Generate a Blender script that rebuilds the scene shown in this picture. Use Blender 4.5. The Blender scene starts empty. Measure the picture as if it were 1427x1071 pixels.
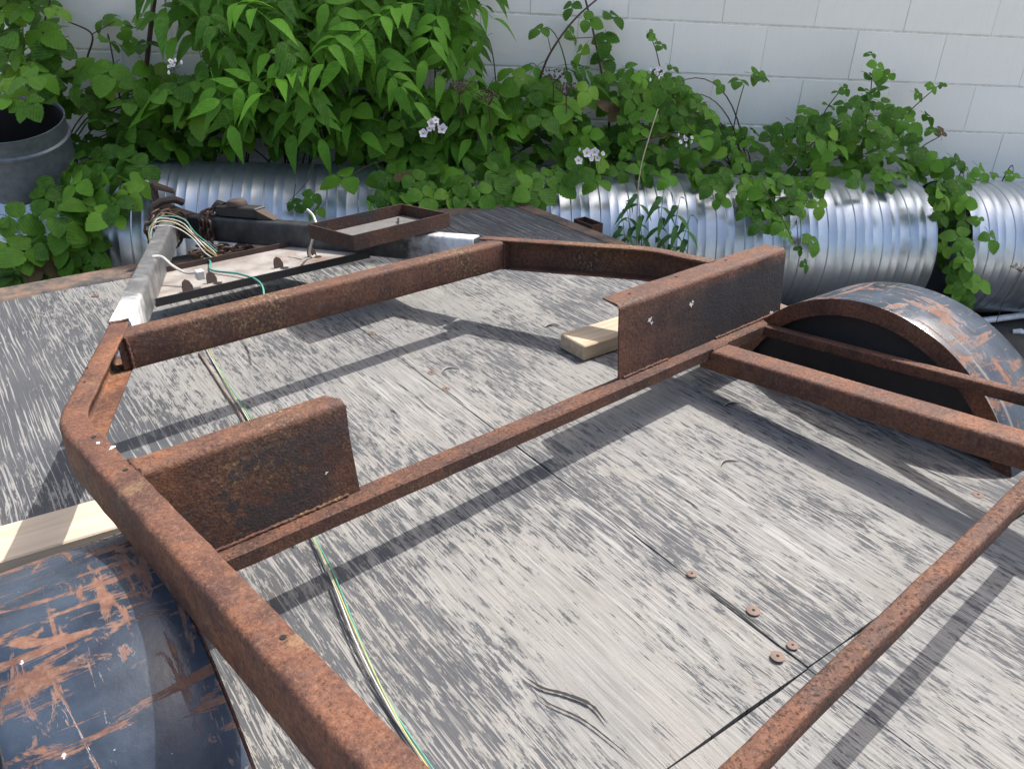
import bpy, math, random
import numpy as np
from mathutils import Matrix, Vector

random.seed(7)
rng = np.random.default_rng(11)
scene = bpy.context.scene
col = scene.collection

# ------------------------------------------------------------------ place
# World: X along the block wall, Y towards it, Z up, ground z = 0.
# The trailer deck has its own slightly leaning frame (MD); the rusty frame
# lying on it has another (MF). All measured in metres.
CAMH = 1.293
S = 0.84114
UP = np.array([0.04016412, -0.00175744, 0.99919155]); UP /= np.linalg.norm(UP)
E1 = np.array([0.86753592, -0.49608846, -0.03574455]); E1 -= UP * (E1 @ UP); E1 /= np.linalg.norm(E1)
NN = np.cross(UP, E1)
G = np.stack([E1, NN, UP])


def rx(a): c, s = math.cos(a), math.sin(a); return np.array([[1, 0, 0], [0, c, -s], [0, s, c]])
def ry(a): c, s = math.cos(a), math.sin(a); return np.array([[c, 0, s], [0, 1, 0], [-s, 0, c]])
def rz(a): c, s = math.cos(a), math.sin(a); return np.array([[c, -s, 0], [s, c, 0], [0, 0, 1]])
def m4(R, t):
    M = np.eye(4); M[:3, :3] = R; M[:3, 3] = t
    return Matrix(M.tolist())


MDn = G
MD = m4(G, np.array([0, 0, CAMH]) - G @ np.array([0, 0, S]))
FR = rz(0.1023571) @ rx(-0.0914697) @ ry(0.0163126)
MF = MD @ m4(FR, np.array([0.2248, 1.4815, 0.2214]))

# ------------------------------------------------------------------ camera
FPX, IW, IH = 1142.87, 1427.0, 1071.0
RC = rz(-0.6318) @ rx(math.pi / 2 - 0.4911) @ rz(0.0166)
RW = G @ RC
cam_d = bpy.data.cameras.new('camera')
cam = bpy.data.objects.new('camera', cam_d); col.objects.link(cam)
cam.matrix_world = m4(RW, np.array([0, 0, CAMH]))
cam_d.sensor_width = 36.0
cam_d.lens = 36.0 * FPX / IW
cam_d.clip_start = 0.05
cam_d.clip_end = 500
scene.camera = cam


def ray(u, v):
    d = np.array([(u - 713.5) / FPX, -(v - 535.5) / FPX, -1.0])
    return RW @ d
def at_y(u, v, Y):
    d = ray(u, v); t = Y / d[1]
    return np.array([0, 0, CAMH]) + t * d
def at_z(u, v, Z):
    d = ray(u, v); t = (Z - CAMH) / d[2]
    return np.array([0, 0, CAMH]) + t * d


# ------------------------------------------------------------------ light
sun_deck = np.array([0.6412, 0.1161, 1.0])
sun_w = G @ sun_deck; sun_w /= np.linalg.norm(sun_w)
elev = math.asin(sun_w[2]); azim = math.atan2(sun_w[0], sun_w[1])
world = bpy.data.worlds.new('World'); scene.world = world; world.use_nodes = True
wn = world.node_tree
sky = wn.nodes.new('ShaderNodeTexSky'); sky.sky_type = 'NISHITA'; sky.sun_disc = False
sky.sun_elevation = elev; sky.sun_rotation = azim
sky.air_density = 1.0; sky.dust_density = 5.0; sky.ozone_density = 0.4
bg = wn.nodes['Background']; bg.inputs['Strength'].default_value = 0.115
wn.links.new(sky.outputs[0], bg.inputs['Color'])
sl = bpy.data.lights.new('sun', 'SUN'); sl.energy = 2.5; sl.angle = math.radians(0.55); sl.color = (1.0, 0.965, 0.92)
so = bpy.data.objects.new('sun', sl); col.objects.link(so)
so.rotation_euler = Vector(sun_w.tolist()).to_track_quat('Z', 'Y').to_euler()
so.location = (0, 0, 6)
scene.view_settings.view_transform = 'Standard'
scene.view_settings.look = 'None'
scene.view_settings.exposure = 1.35
scene.view_settings.gamma = 1.0
scene.view_settings.use_curve_mapping = False


# ------------------------------------------------------------------ helpers
class MB:
    def __init__(self): self.v = []; self.f = []
    def add(self, vs, fs):
        o = len(self.v); self.v += [tuple(map(float, p)) for p in vs]
        self.f += [tuple(i + o for i in f) for f in fs]
        return self
    def box(self, x0, x1, y0, y1, z0, z1):
        return self.add([(x0, y0, z0), (x1, y0, z0), (x1, y1, z0), (x0, y1, z0), (x0, y0, z1), (x1, y0, z1), (x1, y1, z1), (x0, y1, z1)],
                        [(0, 3, 2, 1), (4, 5, 6, 7), (0, 1, 5, 4), (1, 2, 6, 5), (2, 3, 7, 6), (3, 0, 4, 7)])
    def bbox(self, x0, x1, y0, y1, z0, z1, b=.004):
        # box with bevelled edges
        xs, ys, zs = (x0, x1), (y0, y1), (z0, z1)
        vs = []; idx = {}
        for i in (0, 1):
            for j in (0, 1):
                for k in (0, 1):
                    for a in range(3):
                        p = [xs[i], ys[j], zs[k]]
                        sg = [1 - 2 * i, 1 - 2 * j, 1 - 2 * k]
                        for q in range(3):
                            if q != a: p[q] += sg[q] * b
                        idx[(i, j, k, a)] = len(vs); vs.append(p)
        fs = []
        I = lambda i, j, k, a: idx[(i, j, k, a)]
        fs.append((I(0,0,0,0), I(0,0,1,0), I(0,1,1,0), I(0,1,0,0))); fs.append((I(1,0,0,0), I(1,1,0,0), I(1,1,1,0), I(1,0,1,0)))
        fs.append((I(0,0,0,1), I(1,0,0,1), I(1,0,1,1), I(0,0,1,1))); fs.append((I(0,1,0,1), I(0,1,1,1), I(1,1,1,1), I(1,1,0,1)))
        fs.append((I(0,0,0,2), I(0,1,0,2), I(1,1,0,2), I(1,0,0,2))); fs.append((I(0,0,1,2), I(1,0,1,2), I(1,1,1,2), I(0,1,1,2)))
        for i in (0, 1):
            for j in (0, 1):
                fs.append((I(i,j,0,0), I(i,j,1,0), I(i,j,1,1), I(i,j,0,1)))
                fs.append((I(i,0,j,0), I(i,1,j,0), I(i,1,j,2), I(i,0,j,2)))
                fs.append((I(0,i,j,1), I(1,i,j,1), I(1,i,j,2), I(0,i,j,2)))
                for k in (0, 1): fs.append((I(i,j,k,0), I(i,j,k,1), I(i,j,k,2)))
        return self.add(vs, fs)
    def sweep(self, rings, closed=True, caps=True):
        n = len(rings[0]); vs = [p for r in rings for p in r]; fs = []
        for a in range(len(rings) - 1):
            for i in range(n if closed else n - 1):
                j = (i + 1) % n
                fs.append((a * n + i, a * n + j, (a + 1) * n + j, (a + 1) * n + i))
        if caps and closed:
            fs.append(tuple(range(n - 1, -1, -1))); fs.append(tuple((len(rings) - 1) * n + i for i in range(n)))
        return self.add(vs, fs)
    def tube(self, pts, r, seg=6, caps=True):
        pts = [np.asarray(p, float) for p in pts]
        rs = r if hasattr(r, '__len__') else [r] * len(pts)
        rings = []; ref = None
        for i, p in enumerate(pts):
            t = pts[min(i + 1, len(pts) - 1)] - pts[max(i - 1, 0)]
            t = t / (np.linalg.norm(t) + 1e-12)
            if ref is None:
                ref = np.cross(t, [0, 0, 1.0])
                if np.linalg.norm(ref) < .1: ref = np.cross(t, [1.0, 0, 0])
            ref = ref - t * (ref @ t); ref /= np.linalg.norm(ref) + 1e-12
            b = np.cross(t, ref)
            rings.append([p + rs[i] * (math.cos(2 * math.pi * k / seg) * ref + math.sin(2 * math.pi * k / seg) * b) for k in range(seg)])
        return self.sweep(rings, True, caps)
    def lathe(self, prof, seg=24, centre=(0, 0, 0)):
        rings = [[(centre[0] + r * math.cos(2 * math.pi * k / seg), centre[1] + r * math.sin(2 * math.pi * k / seg), centre[2] + z) for k in range(seg)] for r, z in prof]
        return self.sweep(rings, True, True)
    def mesh(self, name, mat, smooth=False, sharp=None):
        me = bpy.data.meshes.new(name); me.from_pydata(self.v, [], self.f); me.update()
        import bmesh
        bm = bmesh.new(); bm.from_mesh(me); bmesh.ops.recalc_face_normals(bm, faces=bm.faces); bm.to_mesh(me); bm.free()
        if mat: me.materials.append(mat)
        if smooth:
            me.polygons.foreach_set('use_smooth', [True] * len(me.polygons))
            if sharp: me.set_sharp_from_angle(angle=math.radians(sharp))
        return me
    def build(self, name, mat, parent=None, M=None, smooth=False, sharp=35):
        return link(name, self.mesh(name, mat, smooth, sharp), parent, M)


def link(name, me, parent=None, M=None):
    o = bpy.data.objects.new(name, me); col.objects.link(o)
    if parent is not None: o.parent = parent
    if M is not None:
        if parent is None: o.matrix_world = M
        else: o.matrix_local = M
    return o
def thing(name, label, cat, M=None, group=None):
    o = bpy.data.objects.new(name, None); col.objects.link(o); o.empty_display_size = .05
    if M is not None: o.matrix_world = M
    return tag(o, label, cat, group)
def tag(o, label=None, cat=None, group=None, kind=None):
    if label: o['label'] = label
    if cat: o['category'] = cat
    if group: o['group'] = group
    if kind: o['kind'] = kind
    return o


def bez(p0, p1, p2, p3, n=12):
    p0, p1, p2, p3 = (np.asarray(p, float) for p in (p0, p1, p2, p3)); out = []
    for i in range(n + 1):
        t = i / n; out.append((1 - t) ** 3 * p0 + 3 * (1 - t) ** 2 * t * p1 + 3 * (1 - t) * t * t * p2 + t ** 3 * p3)
    return out
def spline(pts, n=8):
    P = [np.asarray(p, float) for p in pts]; out = []
    P = [2 * P[0] - P[1]] + P + [2 * P[-1] - P[-2]]
    for i in range(1, len(P) - 2):
        for k in range(n):
            t = k / n
            out.append(.5 * ((2 * P[i]) + (P[i + 1] - P[i - 1]) * t + (2 * P[i - 1] - 5 * P[i] + 4 * P[i + 1] - P[i + 2]) * t * t + (3 * P[i] - P[i - 1] - 3 * P[i + 1] + P[i + 2]) * t ** 3))
    out.append(P[-2]); return out


# ------------------------------------------------------------------ materials
class NT:
    def __init__(self, name):
        self.m = bpy.data.materials.new(name); self.m.use_nodes = True
        self.t = self.m.node_tree; self.t.nodes.clear()
        self.out = self.t.nodes.new('ShaderNodeOutputMaterial')
    def n(self, ty, ins=None, **props):
        nd = self.t.nodes.new('ShaderNode' + ty)
        for k, v in props.items(): setattr(nd, k, v)
        for k, v in (ins or {}).items():
            s = nd.inputs[k]
            if isinstance(v, bpy.types.NodeSocket): self.t.links.new(v, s)
            elif isinstance(v, bpy.types.Node): self.t.links.new(v.outputs[0], s)
            else:
                if s.type == 'RGBA' and len(v) == 3: v = (*v, 1)
                s.default_value = v
        return nd
    def coord(self, scale=(1, 1, 1), out='Object', rot=(0, 0, 0)):
        c = self.n('TexCoord')
        mp = self.n('Mapping', {'Vector': c.outputs[out], 'Scale': scale, 'Rotation': rot})
        return mp.outputs[0]
    def noise(self, vec, scale, detail=4, rough=.55, dist=0.0):
        return self.n('TexNoise', {'Vector': vec, 'Scale': scale, 'Detail': detail, 'Roughness': rough, 'Distortion': dist}).outputs[0]
    def ramp(self, fac, a, b, c0=(0, 0, 0), c1=(1, 1, 1)):
        r = self.n('ValToRGB', {'Fac': fac}); e = r.color_ramp.elements
        e[0].position = a; e[1].position = b; e[0].color = (*c0, 1); e[1].color = (*c1, 1)
        return r.outputs[0]
    def mix(self, fac, a, b, bt='MIX'):
        nd = self.n('Mix', data_type='RGBA', blend_type=bt, clamp_factor=True)
        for sk, v in ((nd.inputs[0], fac), (nd.inputs[6], a), (nd.inputs[7], b)):
            if isinstance(v, bpy.types.NodeSocket): self.t.links.new(v, sk)
            elif sk.type == 'RGBA': sk.default_value = (*v, 1)
            else: sk.default_value = v
        return nd.outputs[2]
    def math(self, op, a, b=0.0, clamp=False):
        nd = self.n('Math', operation=op, use_clamp=clamp)
        for sk, v in ((nd.inputs[0], a), (nd.inputs[1], b)):
            if isinstance(v, bpy.types.NodeSocket): self.t.links.new(v, sk)
            else: sk.default_value = v
        return nd.outputs[0]
    def xyz(self, vec): return self.n('SeparateXYZ', {'Vector': vec}).outputs
    def bump(self, h, strength=.5, dist=.002, normal=None):
        ins = {'Height': h, 'Strength': strength, 'Distance': dist}
        if normal is not None: ins['Normal'] = normal
        return self.n('Bump', ins).outputs[0]
    def bsdf(self, **k):
        ins = {}
        for a, v in k.items(): ins[a.replace('_', ' ')] = v
        b = self.n('BsdfPrincipled', ins)
        self.t.links.new(b.outputs[0], self.out.inputs[0]); self.b = b
        return self.m


def plain(name, c, rough=.6, metal=0.0):
    t = NT(name); v = t.coord()
    n = t.noise(v, 40, 5)
    base = t.mix(t.ramp(n, .3, .7), tuple(x * .8 for x in c), tuple(min(1, x * 1.15) for x in c))
    return t.bsdf(Base_Color=base, Roughness=rough, Metallic=metal, Normal=t.bump(n, .2, .001))


def rust(name, orange=.45, black=.0, ochre=.0, pits=.5, dark=1.0, seed=0.0, web=None, tan=0.0):
    t = NT(name); v0 = t.n('TexCoord').outputs['Object']
    v = t.n('Mapping', {'Vector': v0, 'Location': (seed, seed * 1.7, seed * .6)}).outputs[0]
    a = t.noise(v, 14, 6, .6); b = t.noise(v, 70, 6, .65); c = t.noise(v, 260, 3, .6); big = t.noise(v, 4.5, 4, .6)
    cA = tuple(x * dark for x in (.066, .025, .015)); cB = tuple(x * dark for x in (.150, .060, .031))
    base = t.mix(t.ramp(a, .38, .62), cA, cB)
    base = t.mix(t.math('MULTIPLY', t.ramp(b, .52, .72), .55), base, tuple(x * dark for x in (.15, .075, .052)))
    if orange > 0:
        om = t.math('MULTIPLY', t.ramp(big, .62 - .2 * orange, .78 - .2 * orange), t.ramp(b, .3, .6))
        base = t.mix(t.math('MULTIPLY', om, .75), base, tuple(x * dark for x in (.33, .125, .042)))
    if ochre > 0:
        o1 = t.ramp(t.noise(v, 160, 4, .7), .52, .62)
        o2 = t.ramp(t.noise(v, 6, 4), .60 - .18 * ochre, .72 - .18 * ochre)
        om = t.math('MULTIPLY', o1, o2)
        base = t.mix(t.math('MULTIPLY', om, .8), base, (.27, .19, .075))
    if tan > 0:
        tm = t.ramp(t.noise(v, 11, 5, .65, .4), .66 - .12 * tan, .76 - .1 * tan)
        base = t.mix(t.math('MULTIPLY', tm, .6), base, (.25, .165, .085))
    sp = t.noise(v, 165, 5, .75)
    base = t.mix(t.math('MULTIPLY', t.ramp(sp, .36, .50, (1, 1, 1), (0, 0, 0)), .85), base, tuple(x * dark for x in (.040, .017, .013)))
    base = t.mix(t.math('MULTIPLY', t.ramp(sp, .55, .64), .6), base, tuple(x * dark for x in (.205, .112, .068)))
    gl = t.ramp(t.noise(v, 26, 5, .65), .58, .70)
    base = t.mix(t.math('MULTIPLY', gl, .45), base, tuple(x * dark for x in (.125, .075, .060)))
    if black > 0:
        bm = t.ramp(t.math('ADD', t.noise(v, 7, 6, .6), t.math('MULTIPLY', t.math('SUBTRACT', b, .5), .35)), .66 - .28 * black, .72 - .28 * black)
        if web is not None:
            q = t.xyz(v0)
            bm = t.math('MULTIPLY', bm, t.n('MapRange', {'Value': q[2], 'From Min': -.010, 'From Max': -.035}).outputs[0])
            bm = t.math('MULTIPLY', bm, t.n('MapRange', {'Value': q[0], 'From Min': web[0], 'From Max': web[1]}).outputs[0])
        base = t.mix(t.math('MULTIPLY', bm, .93), base, (.022, .022, .024))
    pm = t.ramp(t.noise(v, 190, 5, .7), .66 - .1 * pits, .74 - .08 * pits)
    base = t.mix(t.math('MULTIPLY', pm, .7 * pits), base, (.035, .016, .012))
    h = t.math('ADD', t.math('MULTIPLY', b, .6), t.math('MULTIPLY', c, .5))
    h = t.math('SUBTRACT', h, t.math('MULTIPLY', pm, .5 * pits))
    return t.bsdf(Base_Color=base, Roughness=t.ramp(a, .2, .8, (.62,) * 3, (.9,) * 3), Normal=t.bump(h, .9, .003))


M_rail = rust('rust_rail', .5, .06, .1, .5, 1.0, 0, None, .7)
M_front = rust('rust_front', .2, .0, .75, .6, .86, 3.1)
M_riser = rust('rust_riser', .2, .66, .5, .6, .85, 5.2, (.5, -.1))
M_risero = rust('rust_riser_dark', .15, 1.35, .1, .5, .85, 9.4, (.74, 1.0))
M_bar = rust('rust_bar', .05, .0, .05, .95, .82, 7.7)
M_lower = rust('rust_lower', .35, .0, .1, .45, .95, 12.3)
M_tray = rust('rust_tray', .05, .35, .0, .4, .5, 15.5)
M_hole = plain('hole_black', (.012, .009, .008), .9)
M_fleck = plain('white_fleck', (.75, .73, .66), .7)


def black_paint_white(nm='black_paint_arm', a=(.016, .016, .018), b=(.05, .05, .05), c=(.085, .082, .078)):
    t = NT(nm); v = t.coord(); x = t.xyz(v)
    n = t.noise(v, 30, 6, .65); s = t.noise(t.coord((1, 1, 1)), 9, 5, .6)
    base = t.mix(t.ramp(n, .35, .7), a, b)
    base = t.mix(t.ramp(s, .55, .75), base, c)
    # white primer near the weld to the rusty rail, fading towards the hitch
    f = t.math('ADD', x[1], t.math('MULTIPLY', t.math('SUBTRACT', n, .5), .30))
    w = t.ramp(f, .115, .27, (1, 1, 1), (0, 0, 0))
    fl = t.ramp(t.noise(t.coord((1, 3, 1)), 26, 3, .6), .73, .77)
    w2 = t.math('MAXIMUM', w, t.math('MULTIPLY', fl, .8))
    base = t.mix(w2, base, (.74, .74, .73))
    return t.bsdf(Base_Color=base, Roughness=.45, Normal=t.bump(n, .3, .001))
M_arm = black_paint_white()
M_arm_l = black_paint_white('pale_silver_arm', (.065, .066, .070), (.15, .15, .152), (.24, .24, .235))  # left arm in paler greys than the right one


def plate_mat():
    t = NT('tongue_plate_metal'); v = t.coord()
    n = t.noise(v, 11, 6, .6); f = t.noise(v, 120, 5, .6)
    base = t.mix(t.ramp(n, .38, .62), (.19, .165, .145), (.32, .30, .28))
    base = t.mix(t.ramp(t.noise(v, 7, 5, .7, .5), .56, .72), base, (.19, .095, .055))
    base = t.mix(t.math('MULTIPLY', t.ramp(f, .6, .75), .5), base, (.1, .06, .04))
    return t.bsdf(Base_Color=base, Roughness=.7, Normal=t.bump(f, .3, .001))
M_plate = plate_mat()
M_tfloor = plain('grey_tray_floor', (.15, .148, .142), .6, .2)
M_black = plain('black_steel', (.02, .019, .018), .55)
M_grease = plain('rusty_black_steel', (.05, .03, .022), .7)
M_chain = plain('rusty_chain', (.085, .05, .035), .6, .4)


def deck_mat():
    t = NT('weathered_plywood')
    c0 = t.n('TexCoord').outputs['Object']
    wob = t.noise(c0, 3.0, 3, .5)
    xyz = t.xyz(c0)
    gx = t.math('ADD', xyz[0], t.math('MULTIPLY', wob, .014))
    def gv(sy, off=0.0):
        return t.n('CombineXYZ', {0: gx, 1: t.math('MULTIPLY', t.math('ADD', xyz[1], off), sy), 2: 0.0}).outputs[0]
    streak = t.noise(gv(.035), 150, 4, .65)
    line = t.noise(gv(.018, 4.0), 250, 3, .6)
    line2 = t.noise(gv(.028, 7.0), 430, 3, .6)
    grit = t.noise(c0, 520, 3, .7)
    band = t.noise(gv(.12), 16, 4, .6)
    blot = t.noise(c0, 4.0, 5, .6)
    # bleached face veneer; how rough it weathered varies from place to place
    reg = t.ramp(t.noise(c0, 2.3, 3, .55), .36, .64, (.25,) * 3, (1,) * 3)
    veil = t.ramp(t.noise(gv(.7, 11.0), 7.0, 5, .62), .50, .72)
    wood = t.mix(t.ramp(streak, .30, .58), (.142, .139, .130), (.228, .225, .215))
    wood = t.mix(t.math('MULTIPLY', t.ramp(band, .42, .66), .40), wood, (.205, .195, .175))
    wood = t.mix(t.math('MULTIPLY', t.ramp(line2, .40, .47, (1, 1, 1), (0, 0, 0)), t.math('MULTIPLY', reg, .85)), wood, (.070, .068, .064))
    wood = t.mix(t.math('MULTIPLY', t.ramp(line, .54, .59), t.math('MULTIPLY', reg, .8)), wood, (.300, .296, .284))
    wood = t.mix(t.math('MULTIPLY', t.ramp(grit, .50, .66), .30), wood, (.13, .125, .115))
    wood = t.mix(t.math('MULTIPLY', t.ramp(blot, .5, .72), .30), wood, (.23, .205, .168))
    # remains of black paint: ragged flecks drawn out along the grain
    fl1 = t.noise(gv(.19, 2.0), 100, 7, .74)
    fl2 = t.noise(gv(.08, 5.0), 330, 4, .65)
    big = t.noise(gv(.55, 1.0), 4.2, 4, .62)
    p = t.math('ADD', t.math('MULTIPLY', fl1, .70), t.math('MULTIPLY', fl2, .42))
    p = t.math('ADD', p, t.math('MULTIPLY', big, .52))
    p = t.math('SUBTRACT', p, .05)
    p = t.math('ADD', p, t.math('MULTIPLY', line, .16))
    el = t.n('MapRange', {'Value': xyz[0], 'From Min': .50, 'From Max': .0, 'To Min': 0.0, 'To Max': .135}).outputs[0]
    er = t.n('MapRange', {'Value': xyz[0], 'From Min': 1.2, 'From Max': 1.5, 'To Min': 0.0, 'To Max': .08}).outputs[0]
    fr = t.n('MapRange', {'Value': xyz[1], 'From Min': 1.75, 'From Max': 2.2, 'To Min': 0.0, 'To Max': .16}).outputs[0]
    fx_ = t.n('MapRange', {'Value': xyz[0], 'From Min': .8, 'From Max': 1.3, 'To Min': 0.0, 'To Max': 1.0}).outputs[0]
    fr = t.math('MULTIPLY', fr, fx_)  # dark flecks get denser towards the front right corner
    p = t.math('ADD', p, t.math('MAXIMUM', el, t.math('MAXIMUM', er, fr)))
    m = t.ramp(p, PTH, PTH + .022)
    m = t.math('MULTIPLY', m, t.ramp(line, .55, .60, (1, 1, 1), (.05, .05, .05)))
    m = t.math('MULTIPLY', m, t.ramp(grit, .66, .74, (1, 1, 1), (.3, .3, .3)))
    wood = t.mix(t.math('MULTIPLY', veil, .42), wood, (.125, .130, .136))
    pc = t.mix(t.ramp(blot, .3, .7), (.028, .031, .037), (.058, .063, .072))
    basec = t.mix(t.math('MULTIPLY', m, .92), wood, pc)
    chk = t.ramp(t.noise(gv(.022, 9.0), 200, 3, .55), .285, .32, (1, 1, 1), (0, 0, 0))
    basec = t.mix(t.math('MULTIPLY', chk, .8), basec, (.035, .032, .028))
    st = t.ramp(t.noise(gv(.4, 3.0), 9, 4, .6), .66, .78)
    basec = t.mix(t.math('MULTIPLY', st, .30), basec, (.27, .20, .14))
    h = t.math('ADD', t.math('MULTIPLY', streak, .4), t.math('MULTIPLY', line, .9))
    h = t.math('ADD', h, t.math('MULTIPLY', grit, .35))
    h = t.math('SUBTRACT', h, t.math('MULTIPLY', chk, .6))
    h = t.math('ADD', h, t.math('MULTIPLY', m, .15))
    return t.bsdf(Base_Color=basec, Roughness=.85, Normal=t.bump(h, .6, .0024))
PTH = .868
M_deck = deck_mat()


def rim_mat():
    t = NT('weathered_rim'); v = t.coord()
    n = t.noise(v, 9, 6, .65); f = t.noise(t.coord((1, 1, 1)), 90, 5, .6)
    base = t.mix(t.ramp(n, .42, .58), (.05, .047, .045), (.17, .105, .07))
    base = t.mix(t.math('MULTIPLY', t.ramp(f, .5, .7), .5), base, (.20, .17, .14))
    return t.bsdf(Base_Color=base, Roughness=.75, Normal=t.bump(f, .4, .0015))
M_rim = rim_mat()


def fender_mat():
    t = NT('scratched_black_paint'); v = t.coord()
    big = t.noise(v, 5.0, 6, .6, .3); mid = t.noise(v, 19, 7, .68, .5); edge = t.noise(v, 90, 5, .7)
    sx = t.noise(t.coord((.2, 1, 1), rot=(0, 0, -.16)), 30, 6, .68, 1.3)         # scrapes across the arch
    sy = t.noise(t.coord((1, .15, .15), rot=(0, 0, .30)), 30, 6, .68, 1.3)   # scrapes along it
    r = t.math('ADD', t.math('MULTIPLY', big, .30), t.math('MULTIPLY', edge, .10))
    r = t.math('ADD', r, t.math('MULTIPLY', t.math('MAXIMUM', t.math('MAXIMUM', sx, sy), t.math('MULTIPLY', mid, .92)), .80))
    m = t.ramp(r, .655, .692)
    scr = t.ramp(t.noise(t.coord((1, .035, .035), rot=(0, 0, .30)), 46, 3, .5, .2), .665, .68)
    paint = t.mix(t.ramp(t.noise(v, 16, 5), .35, .65), (.013, .020, .033), (.040, .056, .080))
    paint = t.mix(t.math('MULTIPLY', t.ramp(t.noise(v, 7, 5, .7), .5, .72), .4), paint, (.07, .09, .12))
    rc = t.mix(t.ramp(mid, .35, .65), (.10, .042, .025), (.19, .088, .052))
    rc = t.mix(t.math('MULTIPLY', t.ramp(edge, .45, .65), .5), rc, (.27, .16, .11))
    base = t.mix(t.math('MULTIPLY', m, .92), paint, rc)
    base = t.mix(t.math('MULTIPLY', scr, .5), base, (.30, .25, .19))
    sp = t.ramp(t.noise(v, 75, 3, .5), .745, .765)
    base = t.mix(sp, base, (.55, .52, .46))
    rough = t.mix(m, t.ramp(mid, .3, .7, (.16,) * 3, (.30,) * 3), (.85, .85, .85))
    h = t.math('SUBTRACT', t.math('MULTIPLY', edge, .5), t.math('MULTIPLY', m, .5))
    h = t.math('ADD', h, t.math('MULTIPLY', mid, .25))
    b = t.bsdf(Base_Color=base, Roughness=rough, Normal=t.bump(h, .4, .0018))
    return b
M_fender = fender_mat()
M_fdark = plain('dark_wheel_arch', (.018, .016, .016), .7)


def duct_mat():
    t = NT('galvanised_spiral_duct'); v = t.coord()
    sp = t.n('TexVoronoi', {'Vector': v, 'Scale': 55.0}).outputs['Color']
    n = t.noise(v, 7, 5, .6); f = t.noise(t.coord((.15, 1, 1)), 60, 4, .6)
    base = t.mix(t.ramp(n, .3, .7), (.44, .49, .53), (.56, .61, .65))
    base = t.mix(.03, base, sp)
    dirt = t.ramp(t.noise(t.coord((3, 1, 1)), 14, 6, .7), .62, .8)
    base = t.mix(t.math('MULTIPLY', dirt, .5), base, (.17, .16, .14))
    film = t.ramp(t.noise(v, 2.6, 5, .65), .45, .7)
    base = t.mix(t.math('MULTIPLY', film, .35), base, (.33, .36, .37))
    return t.bsdf(Base_Color=base, Metallic=.88, Roughness=t.ramp(film, 0, 1, (.33,) * 3, (.50,) * 3), Normal=t.bump(f, .04, .001))
M_duct = duct_mat()
M_collar = plain('shaded_galvanised', (.20, .225, .25), .5, .6)  # collar metal darkened: shade of the overhanging leaves put into the colour


def block_mat():
    t = NT('painted_block'); v = t.coord(); r = t.n('ObjectInfo').outputs['Random']
    n = t.noise(v, 120, 4, .6); g = t.noise(t.coord((1, 1, .18)), 60, 4, .6); l = t.noise(v, 3, 4)
    base = t.mix(r, (.81, .795, .715), (.845, .83, .75))
    base = t.mix(t.math('MULTIPLY', t.ramp(g, .5, .75), .25), base, (.73, .715, .645))
    base = t.mix(t.math('MULTIPLY', t.ramp(l, .5, .8), .2), base, (.75, .735, .66))
    w_ = t.n('NewGeometry').outputs['Position'] if False else t.n('TexCoord').outputs['Object']
    pore = t.ramp(t.noise(w_, 340, 3, .6), .30, .36, (1, 1, 1), (0, 0, 0))
    base = t.mix(t.math('MULTIPLY', pore, .3), base, (.45, .44, .40))
    return t.bsdf(Base_Color=base, Roughness=.75, Normal=t.bump(n, .5, .0018))
M_block = block_mat()
M_mortar = plain('painted_mortar', (.72, .71, .645), .85)


def lumber(name, base_a, base_b):
    t = NT(name); g = t.coord((.06, 1, 1)); v = t.coord()
    rings = t.noise(g, 55, 4, .6, .6); k = t.n('TexVoronoi', {'Vector': v, 'Scale': 6.0}).outputs['Distance']
    base = t.mix(t.ramp(rings, .35, .65), base_a, base_b)
    base = t.mix(t.ramp(k, .06, .13, (1, 1, 1), (0, 0, 0)), base, (.22, .11, .045))
    return t.bsdf(Base_Color=base, Roughness=.7, Normal=t.bump(rings, .2, .001))
M_lum = lumber('fresh_lumber', (.43, .345, .25), (.53, .44, .335))
M_lum2 = lumber('block_lumber', (.36, .27, .18), (.48, .38, .27))


def leaf_mat(name, c_dark, c_light, tr=.14):
    t = NT(name); r = t.n('ObjectInfo').outputs['Random']
    v = t.coord(); n = t.noise(v, 60, 3)
    vein = t.n('TexWave', {'Vector': t.coord((1, 1, 0), rot=(0, 0, .75)), 'Scale': 34.0, 'Distortion': 1.5, 'Detail': 2.0}).outputs[1]
    base = t.mix(t.math('POWER', r, 1.3), c_dark, c_light)
    base = t.mix(t.math('MULTIPLY', t.ramp(n, .35, .7), .3), base, tuple(x * 1.35 for x in c_light))
    base = t.mix(t.math('MULTIPLY', t.ramp(vein, .55, .95), .15), base, tuple(x * 1.6 for x in c_light))
    t.bsdf(Base_Color=base, Roughness=.55, Normal=t.bump(vein, .25, .001))
    t.b.inputs['Specular IOR Level'].default_value = .22
    tl = t.n('BsdfTranslucent', {'Color': t.mix(.5, base, tuple(x * 1.6 for x in c_light))})
    mx = t.n('MixShader', {0: tr, 1: t.b.outputs[0], 2: tl.outputs[0]})
    t.t.links.new(mx.outputs[0], t.out.inputs[0])
    return t.m
M_bram = leaf_mat('bramble_leaf', (.018, .060, .006), (.120, .275, .022))
M_elder = leaf_mat('elder_leaf', (.020, .070, .006), (.105, .265, .018))
M_elder_young = leaf_mat('young_elder_leaf', (.065, .19, .012), (.14, .35, .020))
M_weed = leaf_mat('weed_leaf', (.05, .12, .03), (.085, .19, .05))
M_oldleaf = leaf_mat('old_leaf', (.10, .07, .03), (.16, .11, .05))
M_cane = plain('bramble_cane', (.075, .04, .028), .6)
M_green = plain('green_stem', (.10, .15, .05), .6)
M_straw = plain('dry_stalk', (.42, .35, .22), .7)
M_petal = plain('pink_white_petal', (.78, .70, .74), .6)
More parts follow.
